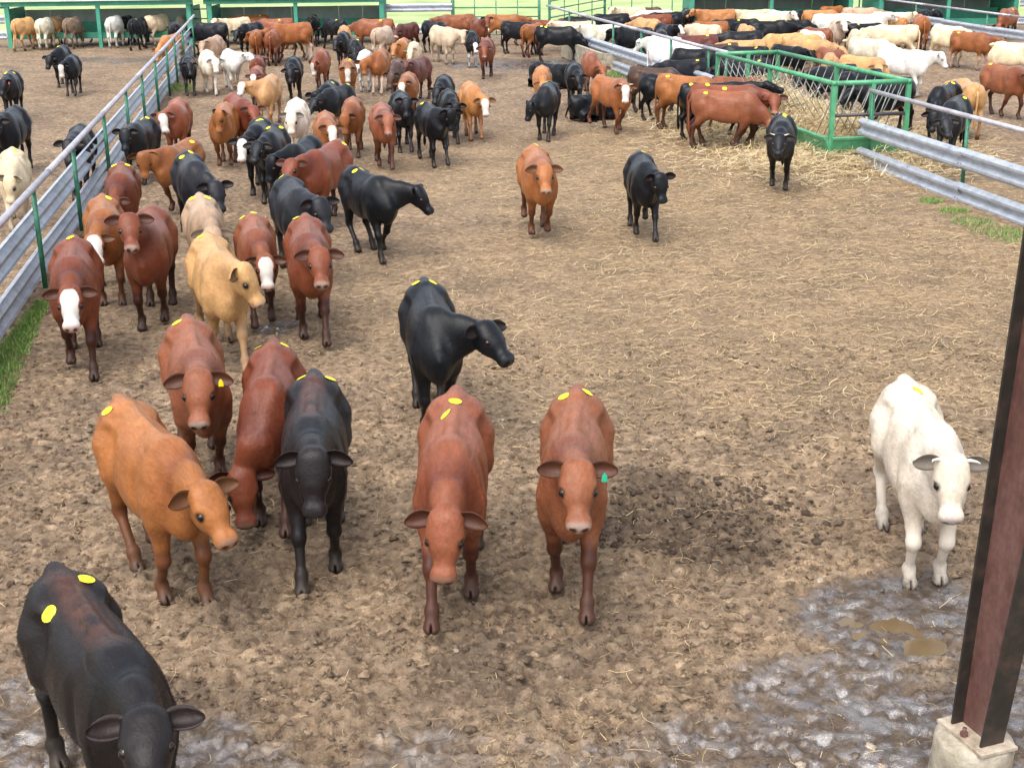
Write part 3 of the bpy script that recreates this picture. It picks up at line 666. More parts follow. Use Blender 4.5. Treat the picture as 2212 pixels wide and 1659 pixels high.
def cow_mesh(name, neck=(0, .1), head=(0, -.8), roll=0.0, legs=((0, 0),)*4, h=.02, lying=False, fat=1.0, ear=0.0, rump=0.0, tail=0.0, neckl=1.0, hair=0):
    """neck / head: (yaw, pitch) in body space; legs: fl, fr, hl, hr as (dx, lift)."""
    drop = -.50 if lying else 0.0
    nl = NECKL*neckl
    Rn = rot_yp(*neck); P = NECK0+Rn[:, 0]*nl; Rh = rot_yp(*head)
    if roll:
        c, s_ = math.cos(roll), math.sin(roll); Rh = Rh@np.array([[1, 0, 0], [0, c, -s_], [0, s_, c]])
    muz = P+Rh[:, 0]*(HEADL+.06)
    pts = np.array([P, muz, [.80, .36, 0], [-.92, -.36, 1.28], P+.17, P-.17, muz+.1, muz-.1])
    lo = pts.min(0); hi = pts.max(0); lo[1] = min(lo[1], -.36); hi[1] = max(hi[1], .36); lo[2] = -.03; hi[2] += .03; hi[0] += .04
    fl = Field(lo, hi, h)
    def torso(X, Y, Z):
        xs = np.clip(X, TX[0]+.001, TX[-1]-.001); xr = xs.ravel()
        t = catmull(TX, TT, xr).reshape(xs.shape); b = catmull(TX, TB, xr).reshape(xs.shape); w = np.maximum(catmull(TX, TW, xr), .02).reshape(xs.shape)*fat
        b = b-(fat-1)*.25; zc = (t+b)/2; hh = np.maximum((t-b)/2, .02); u = (Z-zc)/hh
        w = w*(1-.13*np.clip(u, -1, 1)-(.05+.22*sstep(-xs, .35, .62))*np.clip(u, 0, 1)**1.5)
        w = w+.004*np.sin(xs*21+Z*9)*np.cos(Z*13+1.3)+.0025*np.sin(xs*62-Z*14)*sstep(-np.abs(xs-.0), -.33, -.2)*sstep(-np.abs(u-.1), -.75, -.4)
        q = (np.abs(Y/w)**2.35+np.abs(u)**2.35)**(1/2.35); d = (q-1)*np.minimum(w, hh); ex = np.abs(X-xs)
        return np.where(ex > 0, np.sqrt(np.maximum(d, 0)**2+ex*ex)+np.minimum(d, 0), d)
    fl.add((-.74, -.34, .5), (.71, .34, 1.17), torso, .05)
    rp = rump
    fl.cap((-.70, 0, 1.085), (-.45, 0, 1.155), .035, .03, .06)
    fl.ell((-.655, 0, 1.125+rp), (.06, .034, .048), .05); fl.ell((-.56, 0, 1.145), (.10, .03, .03), .05)                    # tail head
    fl.cap((-.40, 0, 1.145), (.40, 0, 1.135), .022, .026, .05)            # backbone
    for s_ in (1, -1):
        fl.ell((-.41, .150*s_, 1.068), (.06, .038, .040), .07)             # hook bones
        fl.ell((-.67, .075*s_, 1.02), (.05, .035, .05), .06)               # pin bones
        fl.ell((-.53, .115*s_, .88), (.175, .10, .25), .07)                # thigh
        fl.ell((.44, .118*s_, .84), (.145, .078, .22), .06)                # shoulder
        fl.ell((.40, .065*s_, 1.06), (.13, .05, .10), .06)
        fl.ell((.05, .165*s_, .78), (.33, .055*fat, .19), .08)               # barrel
    for s_ in (1, -1):
        fl.ell((-.29, .228*s_, .97), (.085, .05, .10), .06, sub=True)           # flank hollow
        fl.ell((.24, .228*s_, .88), (.035, .03, .20), .05, sub=True)            # behind the shoulder blade
    fl.ell((.63, 0, .70), (.10, .075, .14), .08)                           # brisket
    # neck
    ny = Rn[:, 1]; crest = np.array([.40, 0, 1.04])
    mid = NECK0+Rn[:, 0]*nl*.5+np.array([0, 0, .005]); thr = P-Rn[:, 0]*.10-np.array([0, 0, .05])
    thr = P-Rn[:, 0]*.09-Rh[:, 2]*.085+Rh[:, 0]*.01
    fl.cap(NECK0+np.array([-.08, 0, -.09]), mid-np.array([0, 0, .05]), .225, .150, .08, ny, .62)
    fl.cap(mid-np.array([0, 0, .05]), thr, .150, .092, .05, ny, .70)
    fl.cap(crest, P-Rn[:, 0]*.07-Rh[:, 2]*.06, .085, .055, .08)
    fl.cap((.66, 0, .78), thr-np.array([0, 0, .07])-Rn[:, 0]*.06, .075, .04, .09, ny, .55)   # dewlap
    # head
    hl = lambda x, y, z: P+Rh@np.array([x, y, z])*HS
    fl.ell(hl(.07, 0, -.085), tuple(HS*q_ for q_ in (.125, .112, .105)), .04, Rh)
    fl.cap(hl(.04, 0, -.062), hl(.19, 0, -.072), HS*.088, HS*.082, .04, Rh[:, 1], 1.20)
    fl.cap(hl(.14, 0, -.080), hl(.37, 0, -.094), HS*.084, HS*.062, .04, Rh[:, 1], 1.08)
    fl.cap(hl(.09, 0, -.165), hl(.34, 0, -.138), HS*.088, HS*.056, .045, Rh[:, 1], .84)
    fl.ell(hl(.395, 0, -.097), tuple(HS*q_ for q_ in (.062, .084, .066)), .03, Rh)
    fl.ell(hl(.385, 0, -.140), tuple(HS*q_ for q_ in (.055, .060, .036)), .025, Rh)                # chin
    for s_ in (1, -1):
        fl.ell(hl(.392, .036*s_, -.088), tuple(HS*q_ for q_ in (.056, .050, .056)), .025, Rh)
        fl.ell(hl(.06, .055*s_, -.045), tuple(HS*q_ for q_ in (.09, .055, .050)), .04, Rh)
    fl.ell(hl(.01, 0, -.028), tuple(HS*q_ for q_ in (.05, .065, .045)), .05, Rh)
    for s_ in (1, -1):
        fl.ell(hl(.132, .098*s_, -.056), tuple(HS*q_ for q_ in (.045, .026, .032)), .03, Rh)      # brow
        fl.ell(hl(.14, .070*s_, -.145), tuple(HS*q_ for q_ in (.10, .040, .080)), .05, Rh)        # cheek
        fl.ell(hl(.184, .122*s_, -.062), tuple(HS*q_ for q_ in (.026, .016, .018)), .014, Rh, sub=True)   # eye socket
        fl.ell(hl(.452, .042*s_, -.080), tuple(HS*q_ for q_ in (.024, .017, .015)), .012, Rh, sub=True)   # nostril
        fl.ell(hl(.435, .03*s_, -.128), tuple(HS*q_ for q_ in (.05, .045, .006)), .012, Rh, sub=True)     # mouth
    # legs
    segs = []
    for i, (fx, sy) in enumerate(((1, 1), (1, -1), (0, 1), (0, -1))):
        dx, lift = legs[i]
        if lying:
            if fx: fl.cap((.40, .18*sy, .62), (.62, .20*sy, .56), .085, .055, .06); fl.cap((.62, .20*sy, .56), (.36, .20*sy, .55), .05, .04, .04); segs.append(((.62, .2*sy, .56), (.36, .2*sy, .55)))
            else: fl.cap((-.45, .24*sy, .68), (-.14, .31*sy, .60), .13, .08, .06); fl.cap((-.14, .31*sy, .58), (-.5, .32*sy, .55), .06, .045, .05); segs.append(((-.14, .31*sy, .58), (-.5, .32*sy, .55)))
            continue
        if fx:
            y = .122*sy; e = np.array([.435, y, .665]); tgt = np.array([.455+dx, y*.92, .125+lift]); kn, ft = ik(e, tgt, .315, .255, 1)
            kn[1] = y*.97; ft[1] = y*.92; hang = min(lift*3.2, 1.2)
            hf_ = ft+np.array([.055*math.cos(hang)-.08*math.sin(hang), 0, -.075*math.cos(hang)-.02*math.sin(hang)])
            fl.cap((.44, y*.98, .78), e, .10, .078, .07); fl.cap(e, kn, .078, .046, .05); fl.ell(kn, (.050, .047, .055), .03)
            fl.cap(kn, ft, .038, .032, .03); fl.ell(ft, (.044, .042, .045), .03); fl.cap(ft, hf_, .042, .046, .025)
        else:
            y = .132*sy; e = np.array([-.40, y*1.08, .73]); tgt = np.array([-.60+dx, y*.95, .135+lift]); kn, ft = ik(e, tgt, .36, .325, -1)
            kn[1] = y; ft[1] = y*.95; hang = min(lift*3, 1.2)
            hf_ = ft+np.array([.055*math.cos(hang)-.07*math.sin(hang), 0, -.085*math.cos(hang)])
            fl.cap((-.47, y, .88), e, .135, .10, .08); fl.cap(e, kn, .10, .046, .06); fl.ell(kn+np.array([-.012, 0, .01]), (.056, .046, .062), .03)
            fl.cap(kn, ft, .040, .034, .03); fl.ell(ft, (.046, .045, .046), .03); fl.cap(ft, hf_, .043, .047, .025)
        fl.ell(hf_+np.array([.012, 0, -.012]), (.064, .054, .04), .02)
        fl.ell(hf_+np.array([.06, 0, -.012]), (.05, .007, .045), .01, sub=True)
        segs.append((e*.0+kn, ft)); segs.append((ft, hf_))
    V, Q = surface_nets(fl.F, fl.lo, h)
    if not lying: V[:, 2] = np.maximum(V[:, 2], -.012)
    # masks
    H = (V-P)@Rh/HS; hx, hy, hz = H.T
    hd = np.sqrt(hy**2+(hz+.08)**2)
    inh = sstep(hx, -.02, .06)*(hd < .19)*(hx < .55)
    wl_ = .055+.040*sstep(hx, -.01, .11)-.02*sstep(hx, .2, .3)
    bald = inh*(1-sstep(np.abs(hy), wl_-.02, wl_+.025))*sstep(hz, -.19, -.12)+inh*sstep(hx, .26, .34)
    bald = bald*(1-.9*(1-sstep(np.sqrt((hx-.180)**2+(np.abs(hy)-.11)**2+(hz+.060)**2), .04, .075)))
    muzm = inh*sstep(hx, .385, .44)
    eyem = np.zeros(len(V))
    leg = np.zeros(len(V)); hoof = np.zeros(len(V))
    for a, b in segs:
        a = np.array(a); b = np.array(b); ab = b-a; t = np.clip(((V-a)@ab)/(ab@ab), 0, 1); d = np.linalg.norm(V-a-t[:, None]*ab, axis=1)
        leg = np.maximum(leg, 1-sstep(d, .07, .16))
    if not lying: hoof = 1-.55*sstep(V[:, 2], .05, .13)-.45*sstep(V[:, 2], .15, .38)
    hoof = hoof*(1-inh)
    leg = np.clip(leg, 0, 1)*(1-inh); leg = leg*.9
    nd = V-NECK0; nt = np.clip((nd@Rn[:, 0])/nl, -.4, 1.1); ndist = np.linalg.norm(nd-nt[:, None]*Rn[:, 0], axis=1)
    nk = sstep(nt, -.25, .55)*(1-sstep(ndist, .22, .34))
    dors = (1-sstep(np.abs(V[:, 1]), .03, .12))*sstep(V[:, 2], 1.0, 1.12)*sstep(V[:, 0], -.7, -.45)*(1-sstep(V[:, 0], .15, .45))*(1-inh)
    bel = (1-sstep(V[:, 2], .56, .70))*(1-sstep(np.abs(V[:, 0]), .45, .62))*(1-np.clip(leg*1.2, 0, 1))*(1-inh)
    pigment_shade = np.zeros(len(V))
    vv = [V]; qq = [Q]; base = len(V)
    extra = {k_: [] for k_ in 'bmlhndeb2'}
    em = []
    def append(v, q, e, lg=0.0, hf2=0.0, face=0.0):
        nonlocal base
        vv.append(v); qq.append(np.array(q)+base); base += len(v); em.append((np.full(len(v), 1.0)*e, lg, hf2, face, len(v)))
    # ears: cupped leaves with thickness
    for s_ in (1, -1):
        dl = unit(np.array([-.16-ear*.6, s_*1.0, .10+ear*.4])); dn = unit(np.array([.40, s_*.18, .90])); dw = np.cross(dn, dl)*s_
        dn = unit(np.cross(dl, dw)*s_); b0 = np.array([.018, .092*s_, -.058]); nt_, ns = 9, 7; A1 = []; A2 = []
        for i in range(nt_):
            t = i/(nt_-1); wd_ = .066*max(0.0, math.sin(math.pi*min(.99, .17+.83*t**1.15)))**.6+.003; ln = .195*t
            for j in range(ns):
                s2 = -1+2*j/(ns-1); cup = (1-s2*s2)*.042*math.sin(math.pi*min(.9, .25+.7*t))
                c = b0+dl*ln+dw*(s2*wd_-.012*t)-dn*cup+np.array([.03*t*t, 0, -.012*t*t])
                A1.append(hl(*(c+dn*.002))); A2.append(hl(*(c-dn*(.010*(1-s2*s2)+.004))))
        v = np.array(A1+A2); q = []; off = nt_*ns
        for i in range(nt_-1):
            for j in range(ns-1):
                a = i*ns+j; f1 = (a, a+1, a+ns+1, a+ns); f2 = (a+off, a+ns+off, a+ns+1+off, a+1+off)
                if s_ < 0: f1 = f1[::-1]; f2 = f2[::-1]
                q += [f1, f2]
            for j in (0, ns-1):
                a = i*ns+j; f1 = (a, a+ns, a+ns+off, a+off); q.append(f1 if (j == 0) == (s_ > 0) else f1[::-1])
        for j in range(ns-1):
            a = (nt_-1)*ns+j; f1 = (a, a+1, a+1+off, a+off); q.append(f1 if s_ < 0 else f1[::-1])
        e = np.concatenate([np.full(off, 1.0), np.full(off, 0.12)]); append(v, q, e)
    # tail
    if not lying:
        tp = [(-.66, 0, 1.10), (-.735, 0, 1.06), (-.775, .3*tail, .93), (-.775, .6*tail, .75), (-.77, tail, .58), (-.765, tail*1.1, .46), (-.755, tail, .33), (-.75, tail, .25)]
        tr2 = [.035, .034, .026, .02, .017, .026, .034, .008]
    else: tp = [(-.66, 0, 1.10), (-.74, 0, 1.0), (-.78, .05, .8), (-.74, .2, .62), (-.6, .32, .56)]; tr2 = [.035, .034, .026, .02, .02]
    n = 8; v = []; q = []
    for i, p in enumerate(tp):
        for k_ in range(n):
            a = 2*math.pi*k_/n; v.append((p[0]+tr2[i]*math.cos(a)*(1 if i > 1 else .6), p[1]+tr2[i]*math.sin(a), p[2]+(tr2[i]*math.cos(a)*.8 if i < 2 else 0)))
    for i in range(len(tp)-1):
        for k_ in range(n): q.append((i*n+k_, i*n+(k_+1) % n, (i+1)*n+(k_+1) % n, (i+1)*n+k_))
    append(np.array(v), q, 0.0, np.repeat(np.linspace(0, 1, len(tp))**2, n)*.6)
    V = np.concatenate(vv); Q = np.concatenate(qq)
    pigment_shade = pigment_shade+np.clip(1-sstep(np.sqrt((hx-.180)**2+(np.abs(hy)-.108)**2+(hz+.058)**2), .032, .056), 0, 1)*inh
    pigment_shade = np.maximum(pigment_shade, inh*np.clip(1-sstep(np.sqrt((hx-.450)**2+(np.abs(hy)-.042)**2+(hz+.080)**2), .018, .032), 0, 1))  # nostril cavity shade painted dark, sharing the mask with eyelid pigment
    muzm = muzm*(1-pigment_shade)
    info_base = pigment_shade
    ec = [pigment_shade]+[e[0] for e in em]
    pad = lambda base_, idx: np.concatenate([base_]+[np.zeros(e[4])+(e[idx] if idx else 0) for e in em])
    V2 = V.copy(); V2[:, 2] += drop
    me = mesh_from(name, V2, Q, M['coat'], True, 4)
    c1 = np.stack([pad(np.clip(bald, 0, 1), 0), pad(muzm, 0), pad(leg, 1), pad(hoof, 0)], 1)
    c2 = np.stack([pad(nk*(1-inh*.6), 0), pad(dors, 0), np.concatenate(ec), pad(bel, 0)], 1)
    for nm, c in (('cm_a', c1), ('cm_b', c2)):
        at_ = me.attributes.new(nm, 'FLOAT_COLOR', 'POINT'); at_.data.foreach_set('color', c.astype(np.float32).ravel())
    if hair:
        rg = np.random.default_rng(int(abs(P[0])*1e4)); nb = len(info_base); vs0 = V2[:nb]; fq = Q[(Q < nb).all(1)]
        pick = fq[rg.integers(0, len(fq), hair)]; a_, b_, c_, d_ = (vs0[pick[:, i]] for i in range(4))
        uu = rg.random((hair, 1)); ww = rg.random((hair, 1)); root = (a_*(1-uu)+b_*uu)*(1-ww)+(d_*(1-uu)+c_*uu)*ww
        nn_ = np.cross(c_-a_, d_-b_); nn_ /= np.linalg.norm(nn_, axis=1)[:, None]+1e-9
        vi = pick[:, 0]; ih = inh[vi][:, None]; lgm = np.clip(leg[vi], 0, 1)[:, None]
        fw = np.array([-1, 0, -.45])*(1-ih)*(1-lgm)+(-Rh[:, 0]*1.0)*ih+np.array([-.2, 0, -1.0])*lgm+rg.normal(0, .28, (hair, 3))
        tt = fw-(fw*nn_).sum(1)[:, None]*nn_; tt /= np.linalg.norm(tt, axis=1)[:, None]+1e-9
        Lh = rg.uniform(.012, .026, (hair, 1))*(1-.5*ih)*(1-.4*lgm); wv = np.cross(nn_, tt)*.0016
        tip = root+Lh*(tt*.94+nn_*rg.uniform(.06, .26, (hair, 1))); rt = root-nn_*.002
        keep = (muzm[vi] < .3) & (hoof[vi] < .5)
        hv_ = np.stack([rt-wv, rt+wv, tip], 1)[keep].reshape(-1, 3); hf3 = np.arange(len(hv_)).reshape(-1, 3)
        hm_ = mesh_from('coat_hair', hv_, hf3, M['coat'], False, 3)
        tv_ = hm_.attributes.new('hairtone', 'FLOAT', 'POINT'); tv_.data.foreach_set('value', np.repeat(rg.normal(.03, .2, keep.sum()), 3).astype(np.float32))
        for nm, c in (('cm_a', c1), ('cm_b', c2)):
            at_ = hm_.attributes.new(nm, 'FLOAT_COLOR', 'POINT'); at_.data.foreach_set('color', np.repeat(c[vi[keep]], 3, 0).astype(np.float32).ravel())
    else: hm_ = None
    info = dict(hair=hm_, P=P+np.array([0, 0, drop]), Rh=Rh, drop=drop, V=V2[:len(pigment_shade)])
    return me, info
# small shared part meshes
def uv_ball(name, r, mat, sc=(1, 1, 1), n=10, mm_=7):
    v = [(0, 0, r*sc[2])]; f = []
    for i in range(1, mm_):
        for k in range(n):
            t = math.pi*i/mm_; a = 2*math.pi*k/n; v.append((r*sc[0]*math.sin(t)*math.cos(a), r*sc[1]*math.sin(t)*math.sin(a), r*sc[2]*math.cos(t)))
    v.append((0, 0, -r*sc[2]))
    for k in range(n): f.append((0, 1+k, 1+(k+1) % n)); f.append((len(v)-1, len(v)-1-n+(k+1) % n, len(v)-1-n+k))
    for i in range(mm_-2):
        for k in range(n): a = 1+i*n+k; b = 1+i*n+(k+1) % n; f.append((a, a+n, b+n, b))
    return mesh_from(name, v, f, mat, True)
EYE = uv_ball('eye', .028, M['eye'])
def sticker_mesh(text=None):
    n = 16; v = [(0, 0, .006)]; f = []
    for rr, z in ((.030, .005), (.047, .0)):
        for k in range(n): a = 2*math.pi*k/n; v.append((rr*math.cos(a), rr*.9*math.sin(a), z))
    for k in range(n):
        f.append((0, 1+k, 1+(k+1) % n)); f.append((1+k, 1+n+k, 1+n+(k+1) % n, 1+(k+1) % n))
    me = mesh_from('sale_sticker', v, f, M['sticker'], True)
    if text:
        cu = bpy.data.curves.new('digits', 'FONT'); cu.body = text; cu.size = .042; cu.align_x = 'CENTER'; cu.align_y = 'CENTER'
        o = bpy.data.objects.new('digits', cu); COL.objects.link(o); bpy.context.view_layer.update()
        dg = bpy.context.evaluated_depsgraph_get(); tm = o.evaluated_get(dg).to_mesh()
        tv = [(p.co.x, p.co.y, .0072) for p in tm.vertices]; tf = [tuple(p.vertices) for p in tm.polygons]
        o.to_mesh_clear if False else None
        bpy.data.objects.remove(o)
        n0 = len(v); me2 = mesh_from('sale_sticker', v+tv, f+[tuple(i+n0 for i in q) for q in tf], M['sticker'], False); me2.materials.append(M['ink'])
        for i, p in enumerate(me2.polygons):
            p.material_index = 1 if i >= len(f) else 0
        return me2
    return me
STICKER = sticker_mesh()
def tag_mesh(mat):
    v = [(-.005, 0, .0), (.005, 0, 0), (.016, 0, -.02), (.019, 0, -.055), (-.019, 0, -.055), (-.016, 0, -.02)]
    v2 = [(a, b+.005, c) for a, b, c in v]; n = 6
    return mesh_from('ear_tag', v+v2, [tuple(range(n-1, -1, -1)), tuple(range(n, 2*n))]+[(i, (i+1) % n, (i+1) % n+n, i+n) for i in range(n)], mat)
TAGS = {k: tag_mesh(M['tag_'+k]) for k in ('yellow', 'green', 'white', 'red')}
def horn_mesh(s_):
    mb = MB(); mb.tube([(0, 0, 0), (-.01, .05*s_, .01), (0, .085*s_, .035), (.015, .10*s_, .07)], [.014, .012, .008, .002], 8)
    return mesh_from('horn', mb.v, mb.f, M['horn'], True)
HORN = {1: horn_mesh(1), -1: horn_mesh(-1)}

WHITE = (.72, .68, .60)
COATS = {  # coat, neck/shoulder, legs, muzzle, back
    'red': ((.235, .080, .038), (.15, .043, .022), (.060, .020, .012), (.22, .125, .088), (.30, .105, .05)),
    'dred': ((.17, .048, .022), (.105, .028, .016), (.038, .014, .010), (.20, .115, .082), (.21, .068, .034)),
    'maroon': ((.115, .036, .028), (.09, .028, .023), (.05, .019, .016), (.18, .11, .09), None),
    'orange': ((.285, .104, .034), (.19, .060, .022), (.11, .038, .017), (.30, .17, .11), (.33, .135, .052)),
    'lorange': ((.43, .19, .065), (.36, .145, .05), (.28, .12, .05), (.52, .36, .26), None),
    'yellow': ((.47, .265, .115), (.41, .22, .095), (.34, .18, .085), (.58, .42, .32), None),
    'tan': ((.50, .29, .12), (.46, .25, .10), (.36, .20, .09), (.55, .40, .30), None),
    'cream': ((.68, .55, .36), (.68, .56, .40), (.62, .50, .36), (.55, .42, .35), None),
    'white': ((.66, .59, .47), (.66, .60, .51), (.70, .63, .52), (.42, .36, .34), None),
    'pure': ((.68, .66, .62), (.66, .64, .60), (.72, .68, .62), (.45, .38, .36), None),
    'black': ((.0062, .0070, .0092), (.0048, .0053, .0068), (.006, .0058, .0062), (.026, .026, .030), None),
    'slate': ((.0125, .0132, .0165), (.010, .0105, .013), (.011, .010, .011), (.035, .034, .038), (.022, .020, .021)),
    'bbrown': ((.0135, .0105, .0110), (.0062, .0064, .0078), (.009, .008, .008), (.024, .023, .026), (.085, .036, .025)),
    'dbrown': ((.075, .042, .03), (.055, .032, .025), (.035, .022, .018), (.06, .045, .04), None),
    'dun': ((.40, .28, .18), (.33, .22, .145), (.26, .18, .12), (.42, .32, .25), None),
    'grey': ((.20, .135, .10), (.16, .11, .085), (.12, .085, .07), (.15, .11, .10), None),
    'mole': ((.48, .38, .27), (.42, .33, .24), (.40, .32, .24), (.40, .32, .27), None),
}
def paint(o, coat, face=None, belly=None, seed=0, legs=None):
    c, nk, lg, mz, bk = COATS[coat]; rj = random.Random(seed); j = rj.uniform(.88, 1.12); hsh = rj.uniform(-.05, .05)
    J = lambda q: tuple(min(1, max(.004, q[i]*j*(1+(hsh if i == 1 else 0)))) for i in range(3))
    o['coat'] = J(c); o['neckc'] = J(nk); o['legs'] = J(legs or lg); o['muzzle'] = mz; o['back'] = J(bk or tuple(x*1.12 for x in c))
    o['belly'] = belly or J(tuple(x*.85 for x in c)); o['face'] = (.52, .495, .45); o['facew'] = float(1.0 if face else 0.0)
    if face == 'bald': o['muzzle'] = (.52, .36, .31)
    if face == 'muz': o['facew'] = 0.0; o['muzzle'] = (.36, .265, .215)
    if face == 'dark': o['face'] = J(tuple(x*.45 for x in c)); o['muzzle'] = mz
def surf_at(info, x, y):
    V = info['V']; d = (V[:, 0]-x)**2+(V[:, 1]-y)**2; sel = np.argsort(d)[:60]; sel = sel[V[sel, 2] > V[sel, 2].max()-.12]
    top = sel[np.argsort(d[sel])[:14]]; p = V[top].mean(0); q = V[top]-p; u_, s_, vt = np.linalg.svd(q); nrm = vt[2]
    if nrm[2] < 0: nrm = -nrm
    return np.array([x, y, p[2]]), nrm
def put_sticker(o, info, x, y, me=None, spin=0.0):
    p, nrm = surf_at(info, x, y); q = Vector(nrm).to_track_quat('Z', 'Y'); s = link('sale_sticker', me or STICKER, o)
    s.location = Vector(p+nrm*.004); s.rotation_mode = 'QUATERNION'; s.rotation_quaternion = q @ Matrix.Rotation(spin, 3, 'Z').to_quaternion(); return s
def dress(o, info, stickers=0, tagc=None, horns=False, eyes=True, seed=0, nums=None):
    P = info['P']; Rh = info['Rh']; rj = random.Random(seed+5)
    if eyes:
        for s_ in (1, -1):
            e = link('eye', EYE, o); e.location = Vector(P+Rh@np.array([.180, .104*s_, -.058])*HS)
    if horns:
        for s_ in (1, -1):
            hn = link('horn', HORN[s_], o); hn.location = Vector(P+Rh@np.array([0.0, .06*s_, -.015])*HS); hn.rotation_mode = 'QUATERNION'; hn.rotation_quaternion = Matrix(Rh.tolist()).to_quaternion()
    if tagc:
        s_ = 1; t = link('ear_tag', TAGS[tagc], o); t.location = Vector(P+Rh@np.array([.045, .185*s_, -.030])*HS); 
        yaw = math.atan2(Rh[1, 0], Rh[0, 0]); t.rotation_euler = (0, 0, yaw+math.pi/2)
    spots = [(-.40, .10), (-.42, -.11), (-.25, .08)]; rj.shuffle(spots)
    if isinstance(stickers, (list, tuple)): spots = stickers; stickers = len(spots)
    for k in range(stickers):
        x, y = spots[k]; put_sticker(o, info, x+rj.uniform(-.04, .04), y+rj.uniform(-.02, .02), nums[k] if nums else None, (-math.pi/2 if nums else rj.uniform(0, 3)))
# ------------------------------------------------------------------ the herd
NCOW = [0]
def wrap(a): return (a+math.pi) % (2*math.pi)-math.pi
def stand_legs(rj, walk=False):
    if walk:
        p = rj.choice((1, -1)); q = rj.choice((0, .07))
        return ((.20*p, q if p < 0 else 0), (-.17*p, q if p > 0 else 0), (-.15*p, 0), (.16*p, 0))
    return tuple((rj.uniform(-.09, .09), 0) for _ in range(4))
def cow2(label, coat, rump, wither, poll=None, muzzle=None, s=1.06, face=None, feet=None, st=0, walk=False, grp='cattle in the middle yard', tagc=None, horns=False,
         belly=None, legs=None, fat=1.0, lying=False, nums=None, dz=0.0, neck=None, head=None, neckmax=1.18, legcol=None):
    NCOW[0] += 1; sd = NCOW[0]; rj = random.Random(sd)
    y0 = at_z(*rump, 1.1)[1]; s *= 1-.09*float(sstep(np.array(y0), 16, 40))
    if y0 < 16: s *= .97; fat *= .94
    if y0 > 16: s *= rj.uniform(.94, 1.05); fat *= rj.uniform(.94, 1.08)
    Rw = at_z(*rump, 1.15*s+dz); Ww = at_z(*wither, 1.15*s+dz); hd = unit((Ww-Rw)*np.array([1, 1, 0])); org = Rw+hd*.66*s; org[2] = 0
    yaw = math.atan2(hd[1], hd[0]); Rb = np.array([[hd[0], -hd[1], 0], [hd[1], hd[0], 0], [0, 0, 1]])
    loc = lambda p: Rb.T@(np.asarray(p)-org)/s
    neckl = 1.0
    if poll is not None:
        nb = org+Rb@NECK0*s+np.array([0, 0, dz])
        d = ray(*poll); t = (nb-CPOS)@d; miss = float(np.linalg.norm(CPOS+d*t-nb))/s
        neckl = min(neckmax, max(.92, miss/NECKL*1.03)); p = ray_sphere(*poll, nb, NECKL*neckl*s, hd+np.array([0, 0, -.15])); v = loc(p)-NECK0-np.array([0, 0, dz/s])
        neck = (max(-1.5, min(1.5, math.atan2(v[1], v[0]))), max(-1.1, min(.9, math.atan2(v[2], math.hypot(v[0], v[1])))))
        Pw = org+Rb@((NECK0+rot_yp(*neck)[:, 0]*NECKL*neckl)*s)+np.array([0, 0, dz])
        if muzzle is not None:
            nh = Rb@rot_yp(neck[0], 0)[:, 0]; pref = unit(nh*.8+np.array([0, 0, -.7])+unit(CPOS-Pw)*.25)
            q = ray_sphere(*muzzle, Pw, HEADL*s*1.0, pref); v = (Rb.T@(q-Pw))/s
            head = (math.atan2(v[1], v[0]), max(-1.45, min(.25, math.atan2(v[2], math.hypot(v[0], v[1])))))
            dy = wrap(head[0]-neck[0]); head = (neck[0]+max(-1.1, min(1.1, dy)), head[1])
    neck = neck or (rj.uniform(-.25, .25), rj.uniform(-.1, .25)); head = head or (neck[0]*1.3+rj.uniform(-.2, .2), rj.uniform(-1.0, -.6))
    lg = list(legs or stand_legs(rj, walk))
    rest = (.455, .455, -.60, -.60)
    for i, pp in (feet or {}).items():
        q = loc(at_z(*pp[:2])); lg[i] = (max(-.34, min(.34, q[0]-rest[i]-.04)), pp[2] if len(pp) > 2 else 0.0)
    dist = float(np.linalg.norm(org-CPOS)); h = max(.0125, min(.032, dist*.00125))/s
    me, info = cow_mesh('cow', neck, head, rj.uniform(-.06, .06), lg, h, lying, fat*rj.uniform(.97, 1.04), rj.uniform(-.22, .16), 0, rj.uniform(-.04, .04), neckl, int(max(0, min(45000, 60000-dist*2400))))
    o = link('cow', me); o.location = Vector(org); o.rotation_euler = (0, 0, yaw); o.scale = (s, s, s)
    o.location.z = float(ground_height(np.array([org[0]]), np.array([org[1]]))[0])*.5-.012
    paint(o, coat, face, belly, sd, legcol); tag(o, label, 'cow', grp); dress(o, info, st, tagc, horns, dist < 34, sd, nums)
    if info['hair']:
        hr = link('coat_hair', info['hair'], o); hr['kind'] = 'stuff'; paint(hr, coat, face, belly, sd, legcol)
    return o
LIB = {}
LIBDEF = {'stand': ((.05, .12), (.1, -.8)), 'alert': ((-.1, .45), (-.25, -.65)), 'low': ((.1, -.35), (.15, -1.1)), 'eat': ((.05, -.75), (.05, -1.3)),
          'left': ((.6, .15), (1.0, -.7)), 'right': ((-.6, .15), (-1.0, -.7)), 'back': ((.35, .3), (1.1, -.5)), 'level': ((-.05, .05), (0, -.5)), 'lying': ((.1, .45), (.1, -.7))}
def lib(style, var):
    k = (style, var)
    if k not in LIB:
        rj = random.Random(hash(style) % 1000+var); nk, hd = LIBDEF[style]; sg = 1 if var == 0 else -1
        me, info = cow_mesh('cow', (nk[0]*(sg if style not in ('left', 'right') else 1), nk[1]), (hd[0]*(sg if style not in ('left', 'right') else 1), hd[1]), 0, stand_legs(rj, var == 1), .03, style == 'lying', 1.0+.03*var, .0, 0, .02*sg)
        LIB[k] = (me, info)
    return LIB[k]
